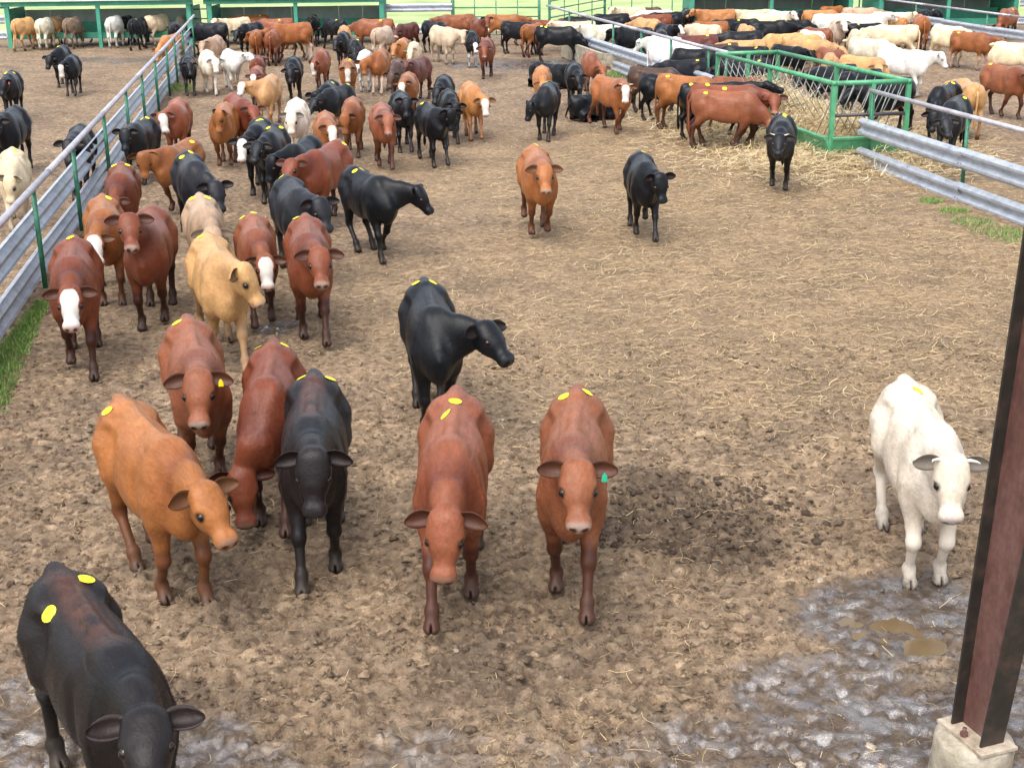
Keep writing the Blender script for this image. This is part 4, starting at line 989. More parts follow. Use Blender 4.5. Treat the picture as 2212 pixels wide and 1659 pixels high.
def cow1(label, coat, px, facing, style='stand', s=1.06, face=None, st=0, grp='cattle in the middle yard', belly=None, tagc=None, legcol=None, y=None):
    """px: middle of the back in the photo; facing 0 towards us, 90 to picture right, 180 away, 270 left"""
    NCOW[0] += 1; sd = NCOW[0]; rj = random.Random(sd)
    s *= .92; me, info = lib(style, sd % 2); org = at_z(*px, (1.14+info['drop'])*s); o = link('cow', me); o.location = (org[0], org[1], -.015); sc = s*rj.uniform(.98, 1.02)
    o.rotation_euler = (0, 0, R(facing-90)+rj.uniform(-.05, .05)); o.scale = (sc, sc*rj.uniform(.95, 1.05), sc)
    paint(o, coat, face, belly, sd, legcol); tag(o, label, 'cow', grp); dress(o, info, st, tagc, False, False, sd)
    return o
ST_N = [sticker_mesh(t) for t in ('553', '553', '612', '612')]
# --- nearest animals
cow2('black cow cut off at the bottom left corner, two yellow stickers, head hanging down', 'bbrown', (117, 1224), (255, 1405), (312, 1535), (318, 1700), 1.10, st=[(-.44, .11), (-.26, -.14)], nums=ST_N[:2])
cow2('orange-red cow on the near left, head turned and nose touching the next cow', 'orange', (256, 855), (398, 985), (442, 1046), (506, 1165), 1.10, feet={1: (358, 1295), 0: (408, 1315), 3: (282, 1243)}, st=[(-.47, -.12)])
cow2('red cow with a yellow tag in its ear, standing third from the front', 'red', (402, 685), (434, 790), (426, 806), (427, 919), 1.12, 'muz', st=[(-.55, -.07)], tagc='yellow', feet={1: (440, 1020), 0: (478, 1022)})
cow2('slim red cow squeezed between two others with its head bowed low', 'dred', (592, 737), (548, 930), (522, 1023), (538, 1162), 1.08, st=[(-.56, .1), (-.56, -.12)], feet={0: (566, 1195)}, fat=.94)
cow2('black cow with a rusty brown stripe along its back, ears wide, walking forward', 'bbrown', (678, 803), (668, 930), (674, 980), (676, 1120), 1.10, st=[(-.55, -.09), (-.55, .11)], feet={1: (664, 1285), 0: (686, 1232)})
cow2('black cow in the centre with its neck turned sharply to the right', 'black', (916, 604), (946, 690), (1052, 697), (1112, 772), 1.10, st=[(-.52, -.1), (-.52, .07)], feet={1: (897, 940), 3: (893, 880), 0: (930, 900)})
cow2('red cow at the front centre with two yellow stickers and lowered head', 'red', (986, 846), (970, 960), (960, 1118), (951, 1268), 1.12, st=[(-.36, .0), (-.16, -.03)], nums=ST_N[2:], feet={1: (947, 1405), 0: (992, 1296)})
cow2('red cow with a small green ear tag walking right of the front centre cow', 'red', (1249, 838), (1236, 950), (1249, 1004), (1253, 1140), 1.10, 'muz', st=[(-.48, -.1), (-.50, .08)], tagc='green', feet={0: (1277, 1360), 1: (1178, 1276)})
cow2('white cow standing alone on the right beside the steel column', 'white', (1954, 809), (2030, 925), (2062, 985), (2063, 1122), 1.08, st=[(-.33, .04)], horns=True, feet={1: (1977, 1258), 0: (2019, 1250), 3: (1907, 1138), 2: (1951, 1146)})
cow2('red cow with a blank white face beside the left fence', 'dred', (158, 510), (146, 590), (149, 622), (151, 706), 1.10, 'bald', st=[(-.45, .0)], feet={0: (178, 822), 1: (158, 782)})
cow2('dark red cow staring at the camera with raised head near the left fence', 'dred', (331, 442), (300, 500), (278, 462), (285, 531), 1.12, 'muz', feet={1: (283, 712), 0: (318, 698), 2: (385, 655)})
cow2('orange cow with a white lowered head, half hidden by the staring red cow', 'orange', (220, 422), (224, 480), (200, 508), (214, 565), 1.06, 'bald', st=[(-.45, .06)])
cow2('red-brown cow by the left fence with its head bowed behind two others', 'dred', (262, 350), (252, 405), (243, 424), (228, 470), 1.06, st=[(-.45, .1), (-.45, -.1)])
cow2('brown cow turned left, ears spread, ahead of a grey-black cow', 'orange', (417, 298), (345, 325), (309, 333), (316, 388), 1.06, feet={0: (375, 455), 1: (330, 450)}, st=[(-.4, .1)])
cow2('slate black cow with its head dropped to the right, ears pricked', 'slate', (402, 328), (438, 372), (465, 396), (480, 455), 1.06, st=[(-.4, .03), (-.38, -.10)])
cow2('mouse dun cow seen from above with head bowed straight down', 'dun', (430, 419), (452, 466), (458, 492), (462, 545), 1.06, st=[(-.42, .08), (-.42, -.12)])
cow2('light tan cow looking to the right, left of a white headed red one', 'yellow', (445, 503), (492, 572), (531, 572), (580, 655), 1.10, st=[(-.47, -.1)], feet={1: (480, 750), 0: (522, 812), 3: (428, 668)}, legcol=(.36, .21, .11))
cow2('red cow with a white head just right of the light tan cow', 'red', (545, 460), (560, 525), (572, 553), (580, 620), 1.04, 'bald', st=[(-.5, .02), (-.5, -.14)], feet={1: (566, 738), 0: (592, 690)})
cow2('brown-red cow with dark legs standing right of the white headed red one', 'dred', (659, 463), (668, 520), (689, 537), (696, 611), 1.08, 'muz', st=[(-.55, -.09)], feet={0: (698, 762), 1: (650, 730)})
cow2('charcoal cow with its head turned right, behind the brown-red dark legged one', 'slate', (617, 380), (650, 415), (692, 430), (714, 497), 1.06, st=[(-.55, -.08)])
cow2('black cow walking right past the edge of the group with one foreleg raised', 'black', (756, 359), (850, 395), (906, 402), (946, 458), 1.08, st=[(-.36, .05), (-.30, -.08)], feet={0: (803, 553, .07), 1: (845, 566), 3: (774, 553), 2: (790, 540)})
cow2('brown-red cow facing left with pointed ear, beside the walking black cow', 'dred', (732, 303), (665, 335), (628, 345), (608, 392), 1.06, st=[(-.5, .12)])
cow2('black cow with a white blaze down its face', 'black', (564, 253), (543, 285), (524, 298), (519, 346), 1.06, 'bald', st=[(-.35, 0.02), (-.25, -.02)])
cow2('black cow right behind the white blazed one', 'black', (597, 268), (575, 292), (556, 306), (546, 345), 1.04, st=[(-.38, .1), (-.38, -.1)])
cow2('black cow facing left with two pointed ears, head low, near the group centre', 'black', (675, 293), (612, 325), (583, 339), (571, 398), 1.06, feet={0: (580, 462)})
cow2('cream white cow facing the camera in the middle of the herd', 'white', (641, 213), (635, 240), (628, 246), (627, 291), 1.04, fat=1.06)
cow2('orange cow with a white face turned aside, right of the cream cow', 'orange', (702, 240), (704, 262), (716, 270), (722, 309), 1.0, 'bald')
cow2('orange-brown cow facing us with ears raised like horns', 'orange', (763, 210), (752, 238), (744, 249), (746, 291), 1.06)
cow2('red cow standing square to the camera left of the black trio', 'red', (823, 223), (832, 250), (838, 249), (838, 288), 1.06, 'muz', feet={1: (820, 350), 0: (836, 380)}, walk=True)
cow2('black cow behind the red one standing square, looking at the camera', 'black', (862, 196), (874, 215), (878, 213), (878, 253), 1.06, feet={1: (866, 332), 0: (893, 342)})
cow2('black cow with a white ear tag at the front of the black trio', 'black', (915, 222), (955, 242), (976, 240), (979, 286), 1.08, st=[(-.5, -.1)], feet={1: (938, 362), 0: (968, 366)})
cow2('black cow just behind the white tagged one, head low', 'black', (967, 192), (979, 214), (984, 224), (982, 262), 1.04, feet={0: (996, 340)})
cow2('black cow at the rear of the black trio with head bent left', 'black', (960, 161), (951, 182), (943, 190), (935, 222), 1.04)
cow2('yellow cow with a white face walking alone right of the black trio', 'lorange', (1013, 177), (1038, 205), (1047, 213), (1051, 250), 1.06, 'bald', feet={0: (1051, 316), 1: (1030, 306), 3: (1009, 297)})
cow2('orange cow with a white face in front of the maroon cow', 'orange', (883, 155), (874, 174), (868, 175), (866, 210), 1.04, 'bald')
cow2('maroon cow with its head turned left, behind an orange white-faced cow', 'maroon', (919, 122), (896, 128), (876, 133), (866, 160), 1.08)
cow2('dark brown cow left of the maroon one with drooping ear', 'dbrown', (862, 127), (850, 150), (844, 158), (838, 190), 1.06)
cow2('orange cow with pale lower legs walking left, between white-faced cattle', 'orange', (826, 106), (798, 126), (785, 131), (788, 162), 1.08, feet={1: (803, 214), 0: (818, 208)}, legcol=(.5, .4, .3))
cow2('white cow mostly hidden behind the orange one with pale legs', 'pure', (789, 108), (778, 128), (772, 138), None, 1.06)
cow2('orange cow with a round white face and stickers, looking straight at us', 'orange', (750, 127), (752, 146), (751, 147), (751, 178), 1.02, 'bald', st=2)
cow2('red cow with a long white face angled left, near the middle back', 'red', (696, 106), (682, 125), (675, 134), (672, 172), 1.06, 'bald')
cow2('black cow facing us alone, left of the long white faced cow', 'black', (634, 122), (628, 142), (626, 149), (626, 178), 1.06, feet={1: (617, 222), 0: (632, 218)})
cow2('black cow turned away behind the cream white cow', 'slate', (752, 182), (722, 190), None, None, 1.06, st=[(-.5, .05)])
cow2('black cow looking out above the cream white cow with spread ears', 'black', (718, 172), (692, 192), (680, 201), (681, 250), 1.06, st=1)
cow2('black cow standing close to the left fence facing us', 'black', (404, 118), (408, 135), (409, 135), (412, 160), 1.04, feet={0: (416, 228), 1: (406, 225)})
cow2('white cow with a green ear tag near the end of the left fence', 'white', (446, 108), (455, 124), (465, 127), (467, 155), 1.06, tagc='green', feet={0: (472, 208), 1: (446, 204)})
cow2('white cow looking right with raised head, behind a red rump', 'pure', (491, 106), (518, 122), (536, 114), (552, 125), 1.06, feet={0: (520, 190)})
cow2('tan cow by the fence end facing left with spread ears', 'dun', (470, 77), (448, 86), (436, 90), (433, 112), 1.06)
cow2('maroon rump of a cow facing away between white cattle', 'dred', (553, 128), (560, 118), None, None, .95)
cow2('cream yellow cow facing left in front of a white-faced head', 'yellow', (588, 162), (552, 185), (523, 178), (516, 202), 1.06, 'bald')
cow2('red cow with a white face peering over the cream yellow cow', 'red', (556, 142), (549, 155), (547, 160), (546, 182), 1.0, 'bald')
cow2('red-brown cow bending its head down to the right near the left fence', 'dred', (499, 203), (530, 218), (546, 230), (556, 262), 1.06)
cow2('orange cow with wide dark ears facing us left of the blazed black cow', 'orange', (488, 222), (474, 238), (470, 240), (464, 288), 1.06, feet={0: (490, 358), 1: (468, 346)})
cow2('red cow with a white face turned toward the left fence', 'red', (386, 212), (370, 234), (349, 244), (361, 284), 1.06, 'bald')
cow2('black cow at the left fence with two yellow stickers and spread ears', 'slate', (322, 252), (290, 268), (269, 280), (268, 325), 1.06, st=[(-.4, .05), (-.35, -.05)])
# --- loners in the open yard
cow2('orange cow trotting toward us alone in the open yard', 'orange', (1152, 315), (1166, 338), (1176, 357), (1181, 412), 1.06, 'muz', st=[(-.6, .02)], feet={1: (1159, 507), 0: (1171, 486, .08), 3: (1127, 475)})
cow2('black cow walking alone in the open yard with a lowered head', 'black', (1381, 328), (1402, 362), (1428, 378), (1437, 438), 1.08, st=[(-.5, .03)], feet={0: (1407, 534), 1: (1365, 508), 2: (1392, 480)})
cow2('black cow with small white horns walking away from the feeder', 'black', (1691, 246), (1688, 275), (1684, 291), (1681, 330), 1.08, st=[(-.4, .02), (-.28, .02)], horns=True, feet={1: (1662, 403), 0: (1686, 411)})
cow2('slate cow facing left alone right of the yellow white-faced cow', 'slate', (1189, 176), (1155, 208), (1142, 221), (1130, 262), 1.10, feet={0: (1160, 306), 2: (1193, 298)}, st=[(-.5, -.06)])
cow2('black cow facing us near the trough, right of the slate one', 'black', (1239, 134), (1248, 155), (1250, 163), (1255, 192), 1.06, feet={1: (1221, 243), 0: (1240, 244)})
cow2('red cow bending right behind the black cow near the trough', 'red', (1273, 110), (1288, 130), (1302, 142), (1306, 160), 1.04, head=(0, -.8))
cow2('orange cow with a white face and small horns near the feeding row', 'orange', (1292, 164), (1330, 172), (1352, 183), (1351, 222), 1.06, 'bald', feet={0: (1331, 271), 3: (1292, 266)}, horns=True)
cow2('orange cow with head low behind the slate cow', 'lorange', (1171, 142), (1173, 165), (1174, 176), (1172, 200), 1.04)
cow1('black cow lying down beside the wet patch near the trough', 'black', (1186, 139), 40, 'lying', 1.1)
cow1('black cow lying behind the white-faced orange cow near the feeding row', 'black', (1283, 205), 120, 'lying', 1.0)
# --- row eating at the hay feeder
E = 'cattle eating at the hay feeder'
cow2('dark brown cow at the far end of the row eating hay', 'dbrown', (1366, 145), (1441, 148), None, None, 1.08, st=[(-.35, .1), (-.22, .1)], grp=E, neck=(0, -.3), head=(0, -.9))
cow2('black cow with one sticker second in the eating row', 'black', (1392, 161), (1470, 166), None, None, 1.06, st=[(-.5, .1)], grp=E, neck=(0, -.3), head=(0, -.9))
cow2('orange cow with long tail and one sticker in the eating row', 'orange', (1428, 161), (1530, 168), None, None, 1.12, st=[(-.42, -.12)], grp=E, neck=(.1, -.1), head=(.2, -.7), feet={3: (1415, 283), 1: (1480, 283)})
cow2('black cow reaching its head through the slanted bars of the feeder', 'black', (1478, 183), (1600, 178), (1668, 172), (1698, 188), 1.10, st=[(-.52, -.08)], grp=E)
cow2('red cow with a white muzzle and dark ears looking back from the hay', 'dred', (1500, 184), (1600, 186), (1674, 205), (1674, 242), 1.12, 'muz', st=[(-.4, -.05), (-.1, -.1)], grp=E, neckmax=1.3)
cow2('big red-brown cow side-on nearest of the eating row, head in the hay', 'red', (1502, 196), (1622, 200), (1668, 262), (1652, 300), 1.12, st=[(-.45, -.12)], grp=E, feet={3: (1508, 316), 2: (1530, 312), 1: (1598, 308), 0: (1620, 305)})
cow2('red cow wedged behind the black one at the bars', 'red', (1545, 166), (1620, 167), None, None, 1.02, grp=E, neck=(0, -.1), head=(0, -.8))
# --- back of the middle yard
B_ = 'cattle along the back of the middle yard'
cow2('big black cow side-on by the fence end, facing left', 'black', (560, 48), (494, 58), None, None, 1.15, grp=B_)
cow1('black cow with its head toward the left fence gate', 'slate', (452, 52), 250, 'low', 1.05, grp=B_)
cow1('cream cow with its face toward us above the black backs', 'cream', (505, 41), 320, 'alert', 1.08, grp=B_)
cow1('orange cow side-on nearest the second shelter post, facing left', 'orange', (540, 34), 275, 'stand', 1.05, grp=B_, st=1)
cow1('red cow side-on right under the second shelter roof', 'red', (592, 43), 270, 'level', 1.04, grp=B_, st=1)
cow2('big orange-red cow with pale legs side-on facing left', 'orange', (666, 50), (596, 54), None, None, 1.16, grp=B_, legcol=(.6, .5, .4), neck=(0, .05), head=(0, -.4))
cow1('orange cow seen from behind, left of a matching pair', 'orange', (553, 67), 188, 'left', 1.06, grp=B_)
cow1('red cow seen from behind, right of a matching pair', 'red', (588, 67), 182, 'low', 1.06, grp=B_)
cow1('brown cow with its face behind the big orange-red side-on cow', 'orange', (622, 62), 330, 'low', 1.0, grp=B_)
cow1('black cow seen from behind with two yellow stickers at the shelter', 'black', (676, 34), 182, 'low', 1.08, grp=B_, st=2)
cow1('black cow at the shelter right of the two-sticker black rump', 'black', (722, 42), 215, 'low', 1.06, grp=B_, st=1)
cow2('red cow with a white face side-on at the second shelter end', 'red', (845, 42), (778, 42), None, None, 1.08, 'bald', grp=B_, st=1)
cow1('cream cow with its back toward us above a black cow', 'yellow', (745, 58), 10, 'low', 1.02, grp=B_)
cow2('black cow facing us in front of the cream back', 'black', (743, 68), (731, 80), (725, 85), (722, 106), 1.04, grp=B_)
cow1('small slate cow with one sticker right of the black facing one', 'slate', (766, 86), 10, 'low', .98, grp=B_, st=1)
cow1('grey-tan cow with its rump toward us facing away right', 'mole', (826, 60), 165, 'low', 1.06, grp=B_)
cow2('maroon cow side-on facing left at the gap right of the shelter', 'maroon', (897, 49), (852, 55), None, None, 1.06, grp=B_)
cow2('orange cow with a pale muzzle left of the small cream one', 'lorange', (873, 82), (858, 92), (851, 95), (846, 118), 1.04, 'muz', grp=B_, st=1)
cow2('small cream cow just right of the pale muzzled orange one', 'cream', (895, 90), (888, 102), (886, 105), (884, 126), 1.02, grp=B_)
cow2('black cow side-on behind the pale grey one, facing right', 'black', (918, 46), (962, 50), None, None, 1.06, grp=B_, st=1, neck=(-.2, .05))
cow2('pale grey-cream cow side-on with its head to the right', 'mole', (938, 57), (984, 64), (1000, 69), (1002, 95), 1.08, grp=B_)
cow2('black and white cow with its face lowered beside the pale grey one', 'black', (1018, 66), (1022, 80), (1026, 92), (1030, 112), 1.04, 'bald', grp=B_, legcol=(.5, .48, .45))
cow2('dark red cow walking toward us, right of the black and white one', 'dred', (1052, 82), (1048, 96), (1046, 100), (1047, 122), 1.06, 'muz', grp=B_, feet={1: (1044, 172), 0: (1056, 168)})
cow1('red cow side-on facing left behind the pale grey one', 'red', (985, 33), 275, 'stand', 1.06, grp=B_, st=1)
cow2('red-brown cow staring at us over the others by the pipe gate', 'dred', (1026, 40), (1044, 45), (1052, 38), (1053, 58), 1.10, grp=B_)
cow1('orange cow side-on facing right against the pipe gate', 'orange', (1090, 33), 85, 'stand', 1.06, grp=B_, st=1)
cow2('black cow side-on facing right in front of the pipe gate', 'black', (1088, 47), (1135, 49), None, None, 1.08, grp=B_, neck=(.2, .1))
cow1('orange cow seen from behind beside the trough drinkers', 'orange', (1152, 52), 150, 'low', 1.05, grp=B_, st=1)
cow2('black cow with two stickers drinking at the concrete trough', 'black', (1162, 58), (1205, 58), None, None, 1.10, grp=B_, st=[(-.5, -.06), (-.35, -.08)], neck=(-.15, -.45), head=(-.1, -1.0))
cow1('dark red cow behind the drinking black one, head at the trough', 'dred', (1190, 44), 80, 'level', 1.04, grp=B_)
# --- left pen
P_ = 'cattle in the left pen'
cow1('tan cow seen from behind, leftmost in the first shelter row', 'tan', (50, 42), 172, 'eat', 1.10, grp=P_)
cow1('white cow seen from behind, second in the first shelter row', 'white', (95, 42), 180, 'eat', 1.06, grp=P_)
cow1('tan cow seen from behind, third in the first shelter row', 'tan', (123, 38), 182, 'eat', 1.04, grp=P_)
cow1('grey-brown cow seen from behind with two stickers in the shelter row', 'grey', (156, 40), 174, 'eat', 1.08, grp=P_, st=2)
cow1('cream cow with its head in the shelter next to the middle post', 'cream', (226, 34), 280, 'level', 1.0, grp=P_)
cow1('white cow seen from behind right of the shelter middle post', 'pure', (246, 36), 180, 'eat', 1.12, grp=P_)
cow1('black cow seen from behind in the first shelter row', 'slate', (297, 40), 176, 'eat', 1.10, grp=P_, st=1)
cow1('black cow deeper inside the first shelter', 'black', (275, 36), 180, 'low', 1.0, grp=P_)
cow1('cream cow seen from behind at the right end of the shelter row', 'cream', (338, 35), 160, 'eat', 1.08, grp=P_)
cow1('brown cow partly behind the fence top in the shelter corner', 'dun', (374, 30), 250, 'stand', 1.0, grp=P_)
cow1('white cow in the shelter corner near the fence end', 'white', (393, 34), 180, 'stand', 1.0, grp=P_)
cow1('black cow behind the fence in front of the shelter corner', 'black', (376, 50), 200, 'level', 1.05, grp=P_)
cow1('orange cow half hidden by the fence, facing left', 'lorange', (368, 78), 350, 'low', 1.04, grp=P_)
cow2('black cow trotting toward us behind the one with white on its face', 'black', (136, 97), (114, 112), (105, 120), (99, 147), 1.06, grp=P_, feet={0: (117, 186)}, st=1)
cow2('black cow with white on its face in the left pen', 'black', (157, 118), (141, 132), (131, 138), (132, 168), 1.06, 'bald', grp=P_, feet={1: (147, 218), 0: (160, 216)})
cow2('black cow with a red ear tag at the left picture edge', 'black', (26, 152), (12, 166), (6, 172), (-2, 205), 1.06, grp=P_, tagc='red', st=2)
cow2('black cow cut by the left edge, below the red tagged one', 'black', (36, 228), (6, 246), (-12, 256), None, 1.08, grp=P_)
cow2('black cow behind the left fence with one ear spread', 'slate', (175, 268), (158, 292), (148, 303), (152, 350), 1.06, grp=P_)
cow2('cream cow at the left picture edge behind the rails', 'cream', (26, 318), (20, 362), (16, 381), (13, 440), 1.08, grp=P_, st=[(-.4, .05)], feet={0: (47, 478)})
# --- right pen
Q_ = 'cattle crowded in the right pen'
q1 = lambda lab, ct, px, fc, style='level', s=1.08, **k: cow1(lab, ct, px, fc, style, s, grp=Q_, **k)
q2 = lambda lab, ct, a, b, poll=None, muz=None, s=1.10, **k: cow2(lab, ct, a, b, poll, muz, s, grp=Q_, **k)
q2('white cow side-on looking right, behind the feeder', 'pure', (1906, 104), (2004, 112), (2036, 114), (2052, 145), 1.14)
q2('orange-red cow with white socks side-on facing right', 'orange', (2062, 68), (2146, 74), (2168, 84), None, 1.12, st=[(-.4, -.1)], legcol=(.5, .35, .25))
q2('cream cow behind the orange-red one with white socks', 'cream', (2022, 54), (2100, 62), None, None, 1.10)
q1('brown cow seen from behind left of the cream rump', 'orange', (1990, 36), 175, 'eat', 1.10, st=1)
q2('white cow side-on facing left in the thick of the right pen', 'cream', (1980, 56), (1912, 55), None, None, 1.12)
q2('cream-white cow with a yellow sticker side-on facing right, above the tan backs', 'white', (1842, 82), (1945, 89), None, None, 1.14, st=[(-.4, -.05)])
q2('cream cow entering from the right picture edge, facing left', 'cream', (2245, 96), (2175, 92), (2154, 92), (2139, 113), 1.08)
q2('red cow cut by the right edge in the right pen', 'red', (2133, 136), (2225, 150), None, None, 1.12, st=[(-.45, -.08)], feet={1: (2185, 250)})
q2('tan cow with its rump toward the near right fence', 'tan', (2112, 184), (2085, 172), None, None, 1.08)
q2('black cow with two stickers behind the one lowering its head', 'black', (2062, 178), (2010, 196), None, None, 1.10, st=[(-.4, .05), (-.3, -.05)], neck=(.2, -.5), head=(.2, -1.1))
q2('black cow lowering its head behind the near right fence', 'slate', (2078, 205), (2035, 232), (2044, 254), (2052, 290), 1.10, st=[(-.4, .08)], feet={1: (1985, 358), 0: (2012, 353)})
q2('black cow feeding from the right side of the green feeder', 'black', (1966, 168), (1880, 178), (1838, 192), (1810, 215), 1.12)
q2('dark cow at the feeder between black ones, head down', 'black', (1900, 150), (1820, 158), (1785, 170), (1758, 190), 1.10)
q2('shaggy black cow with its muzzle in the hay', 'slate', (1845, 140), (1765, 146), (1735, 160), (1715, 182), 1.06)
q2('tan cow facing right with its head low behind the feeder rail', 'tan', (1822, 120), (1876, 124), (1898, 140), (1905, 160), 1.08)
q1('tan cow seen from behind with a yellow sticker beside the brown one', 'tan', (1795, 118), 170, 'eat', 1.04, st=1)
q2('brown-red cow side-on just above the feeder far rail', 'red', (1772, 102), (1835, 112), None, None, 1.06)
q2('black cow side-on facing right above the feeder corner', 'black', (1674, 96), (1740, 103), None, None, 1.08)
q2('black cow with a yellow sticker left of the feeder corner', 'black', (1655, 102), (1590, 100), None, None, 1.08, st=[(-.4, .08)])
q2('black cow inside the feeder far end with a round sticker', 'slate', (1658, 128), (1600, 130), None, None, 1.06, st=[(-.4, .1)])
q2('cream yellow cow side-on facing right mid pen', 'yellow', (1712, 84), (1785, 88), None, None, 1.08, st=[(-.1, -.06)])
q1('tan cow with a low face left of the cream yellow one', 'tan', (1690, 76), 280, 'low', 1.02)
q1('white cow rear left of the brown back mid pen', 'white', (1752, 68), 200, 'low', 1.02)
q1('tan cow beside the white rear mid pen', 'yellow', (1735, 78), 100, 'low', 1.0)
q2('red-brown cow side-on behind the grey roan face', 'red', (1792, 64), (1745, 60), None, None, 1.06)
q1('grey roan cow with a pale blazed face looking at us', 'mole', (1812, 46), 355, 'alert', 1.12, face='bald')
q2('black cow with a round sticker side-on right of the roan face', 'black', (1836, 53), (1895, 51), None, None, 1.08, st=[(-.35, -.1)])
q1('cream rump showing below the black cow with a round sticker', 'cream', (1857, 66), 190, 'low', 1.04)
q1('white cow side-on behind the roan face', 'pure', (1800, 33), 100, 'low', 1.10)
q1('white cow side-on right of another white one near the shelter', 'pure', (1866, 33), 85, 'alert', 1.10)
q1('cream white cow with raised head next to the far fence', 'cream', (1925, 30), 60, 'alert', 1.0)
q1('grey-tan cow side-on closest to the shelter end wall', 'dun', (1862, 20), 88, 'level', 1.06)
q1('orange rump with ears showing beside the white raised head', 'lorange', (1944, 38), 180, 'stand', 1.0)
q1('yellow cow side-on near the third shelter', 'lorange', (1775, 24), 95, 'low', 1.06, st=1)
q1('orange cow deep under the third shelter', 'orange', (1800, 15), 120, 'low', 1.0)
q1('white cow with its face toward us under the third shelter', 'white', (1685, 26), 20, 'alert', 1.06)
q1('cream cow side-on left of the white face', 'cream', (1650, 32), 95, 'low', 1.04)
q1('black cow side-on in front of the white face, long backed', 'black', (1665, 47), 92, 'level', 1.10, st=1)
q1('black cow with a round sticker right of the long backed black one', 'black', (1718, 44), 100, 'low', 1.08, st=1)
q1('black cow tossing its head beneath the shelter', 'black', (1715, 25), 130, 'stand', 1.04, st=1)
q1('cream cow with tan ears left under the third shelter', 'cream', (1630, 22), 280, 'alert', 1.04)
q1('tan rump mid pen above the black grey back', 'tan', (1612, 56), 185, 'low', 1.04)
q1('slate cow facing left just below the tan rump mid pen', 'slate', (1600, 68), 275, 'level', 1.08)
q1('black cow with a sticker behind the slate one', 'black', (1570, 43), 275, 'level', 1.08, st=1)
q1('black cow with a sticker right of another stickered black one mid crowd', 'black', (1606, 42), 95, 'low', 1.06, st=1)
q1('tan cow side-on facing left at the edge of the third shelter', 'lorange', (1548, 22), 275, 'alert', 1.08)
q1('black cow with two stickers seen from behind at the shelter corner', 'black', (1484, 22), 180, 'low', 1.06, st=2)
q1('small black cow under the shelter right of the tan one', 'slate', (1594, 24), 110, 'low', 1.0, st=1)
q2('long tan cow side-on facing left across the pen', 'yellow', (1420, 44), (1345, 36), None, None, 1.12)
q2('maroon-red cow side-on in front of the cream mottled one', 'maroon', (1545, 76), (1478, 78), None, None, 1.10, st=[(-.42, .08)])
q2('cream mottled cow side-on above the maroon-red one', 'cream', (1552, 56), (1470, 50), None, None, 1.10)
q1('brown cow between the cream mottled one and the tan side', 'orange', (1530, 48), 270, 'level', 1.04)
q1('red cow side-on facing left near the back rail', 'dred', (1410, 34), 275, 'stand', 1.04)
q1('black cow with a white face looking up in the far crowd', 'black', (1440, 54), 20, 'alert', 1.06, face='bald')
q1('black rump with one sticker below the white-faced black cow', 'slate', (1428, 64), 175, 'low', 1.04, st=1)
q2('black cow side-on facing left above the white pair', 'black', (1405, 62), (1330, 57), None, None, 1.12)
q2('white cow side-on just behind the long fence rail, facing left', 'pure', (1468, 84), (1375, 74), None, None, 1.12)
q2('white cow nearest the long fence rail among the whites', 'pure', (1408, 94), (1500, 96), None, None, 1.10)
q2('black cow with a white mottled face near the fence rail', 'black', (1545, 108), (1480, 106), (1460, 104), (1455, 126), 1.10, face='bald')
q2('dark brown cow with a sticker above the feeder corner', 'dbrown', (1590, 94), (1530, 98), None, None, 1.08, st=[(-.4, .06)])
q2('tan cow side-on just above the dark brown one', 'tan', (1650, 88), (1600, 88), None, None, 1.06)
q2('black cow facing the fence behind the feeder end', 'black', (1590, 120), (1545, 112), None, None, 1.06)
q2('black cow leaning over the fence behind the eating row', 'slate', (1520, 128), (1476, 130), None, None, 1.06, st=1)
q1('white cow side-on at the back rail with its head left', 'white', (1410, 25), 270, 'low', 1.10)
q1('black cow side-on behind the white back rail one', 'black', (1435, 28), 275, 'level', 1.06, st=1)
q1('cream cow with its head raised at the far back rail', 'cream', (1362, 17), 300, 'alert', 1.06)
q1('dark brown cow far back by the pasture rail', 'dbrown', (1400, 18), 95, 'low', 1.0)
q1('black cow side-on facing left beside the far fence post', 'black', (1315, 32), 272, 'level', 1.12)
q1('black cow at the far corner of the right pen', 'black', (1255, 36), 268, 'level', 1.10, st=1)
q1('white cow with raised head behind the far fence rail', 'white', (1300, 56), 285, 'alert', 1.04)
q1('cream faced cow by the trough in the right pen', 'cream', (1245, 48), 275, 'alert', 1.02)
q1('brown cow standing alone at the end of the far right shelter', 'red', (2178, 20), 320, 'eat', 1.08, st=1)
q1('black cow inside the far right shelter', 'slate', (1990, 22), 190, 'low', 1.04)
q1('black cow with a sticker beside another inside the far right shelter', 'black', (2018, 20), 180, 'low', 1.04, st=2)
# ------------------------------------------------------------------ loose straw, clods, stones, grass
def straw_mesh(name, X, Y, Z, L, W, ang, tilt, curl, tone, mat):
    n = len(X); segs = 3; P = []
    dx, dy = np.cos(ang), np.sin(ang); nx, ny = -dy, dx
    for k in range(segs+1):
        t = k/segs-.5; cx = X+dx*L*t+nx*curl*L*(t*t*4-.5)*.5; cy = Y+dy*L*t+ny*curl*L*(t*t*4-.5)*.5; cz = Z+tilt*L*(t+.5)+.006
        P.append(np.stack([cx-nx*W, cy-ny*W, cz], -1)); P.append(np.stack([cx+nx*W, cy+ny*W, cz+W*.6], -1))
    V = np.stack(P, 1).reshape(-1, 3); m_ = 2*(segs+1); b = np.arange(n)[:, None]*m_
    F = np.concatenate([b+np.array([[2*k, 2*k+1, 2*k+3, 2*k+2]]) for k in range(segs)], 0)
    me = mesh_from(name, V, F, mat, False, 4)
    a = me.attributes.new('tone', 'FLOAT', 'POINT'); a.data.foreach_set('value', np.repeat(tone, m_).astype(np.float32)); return me
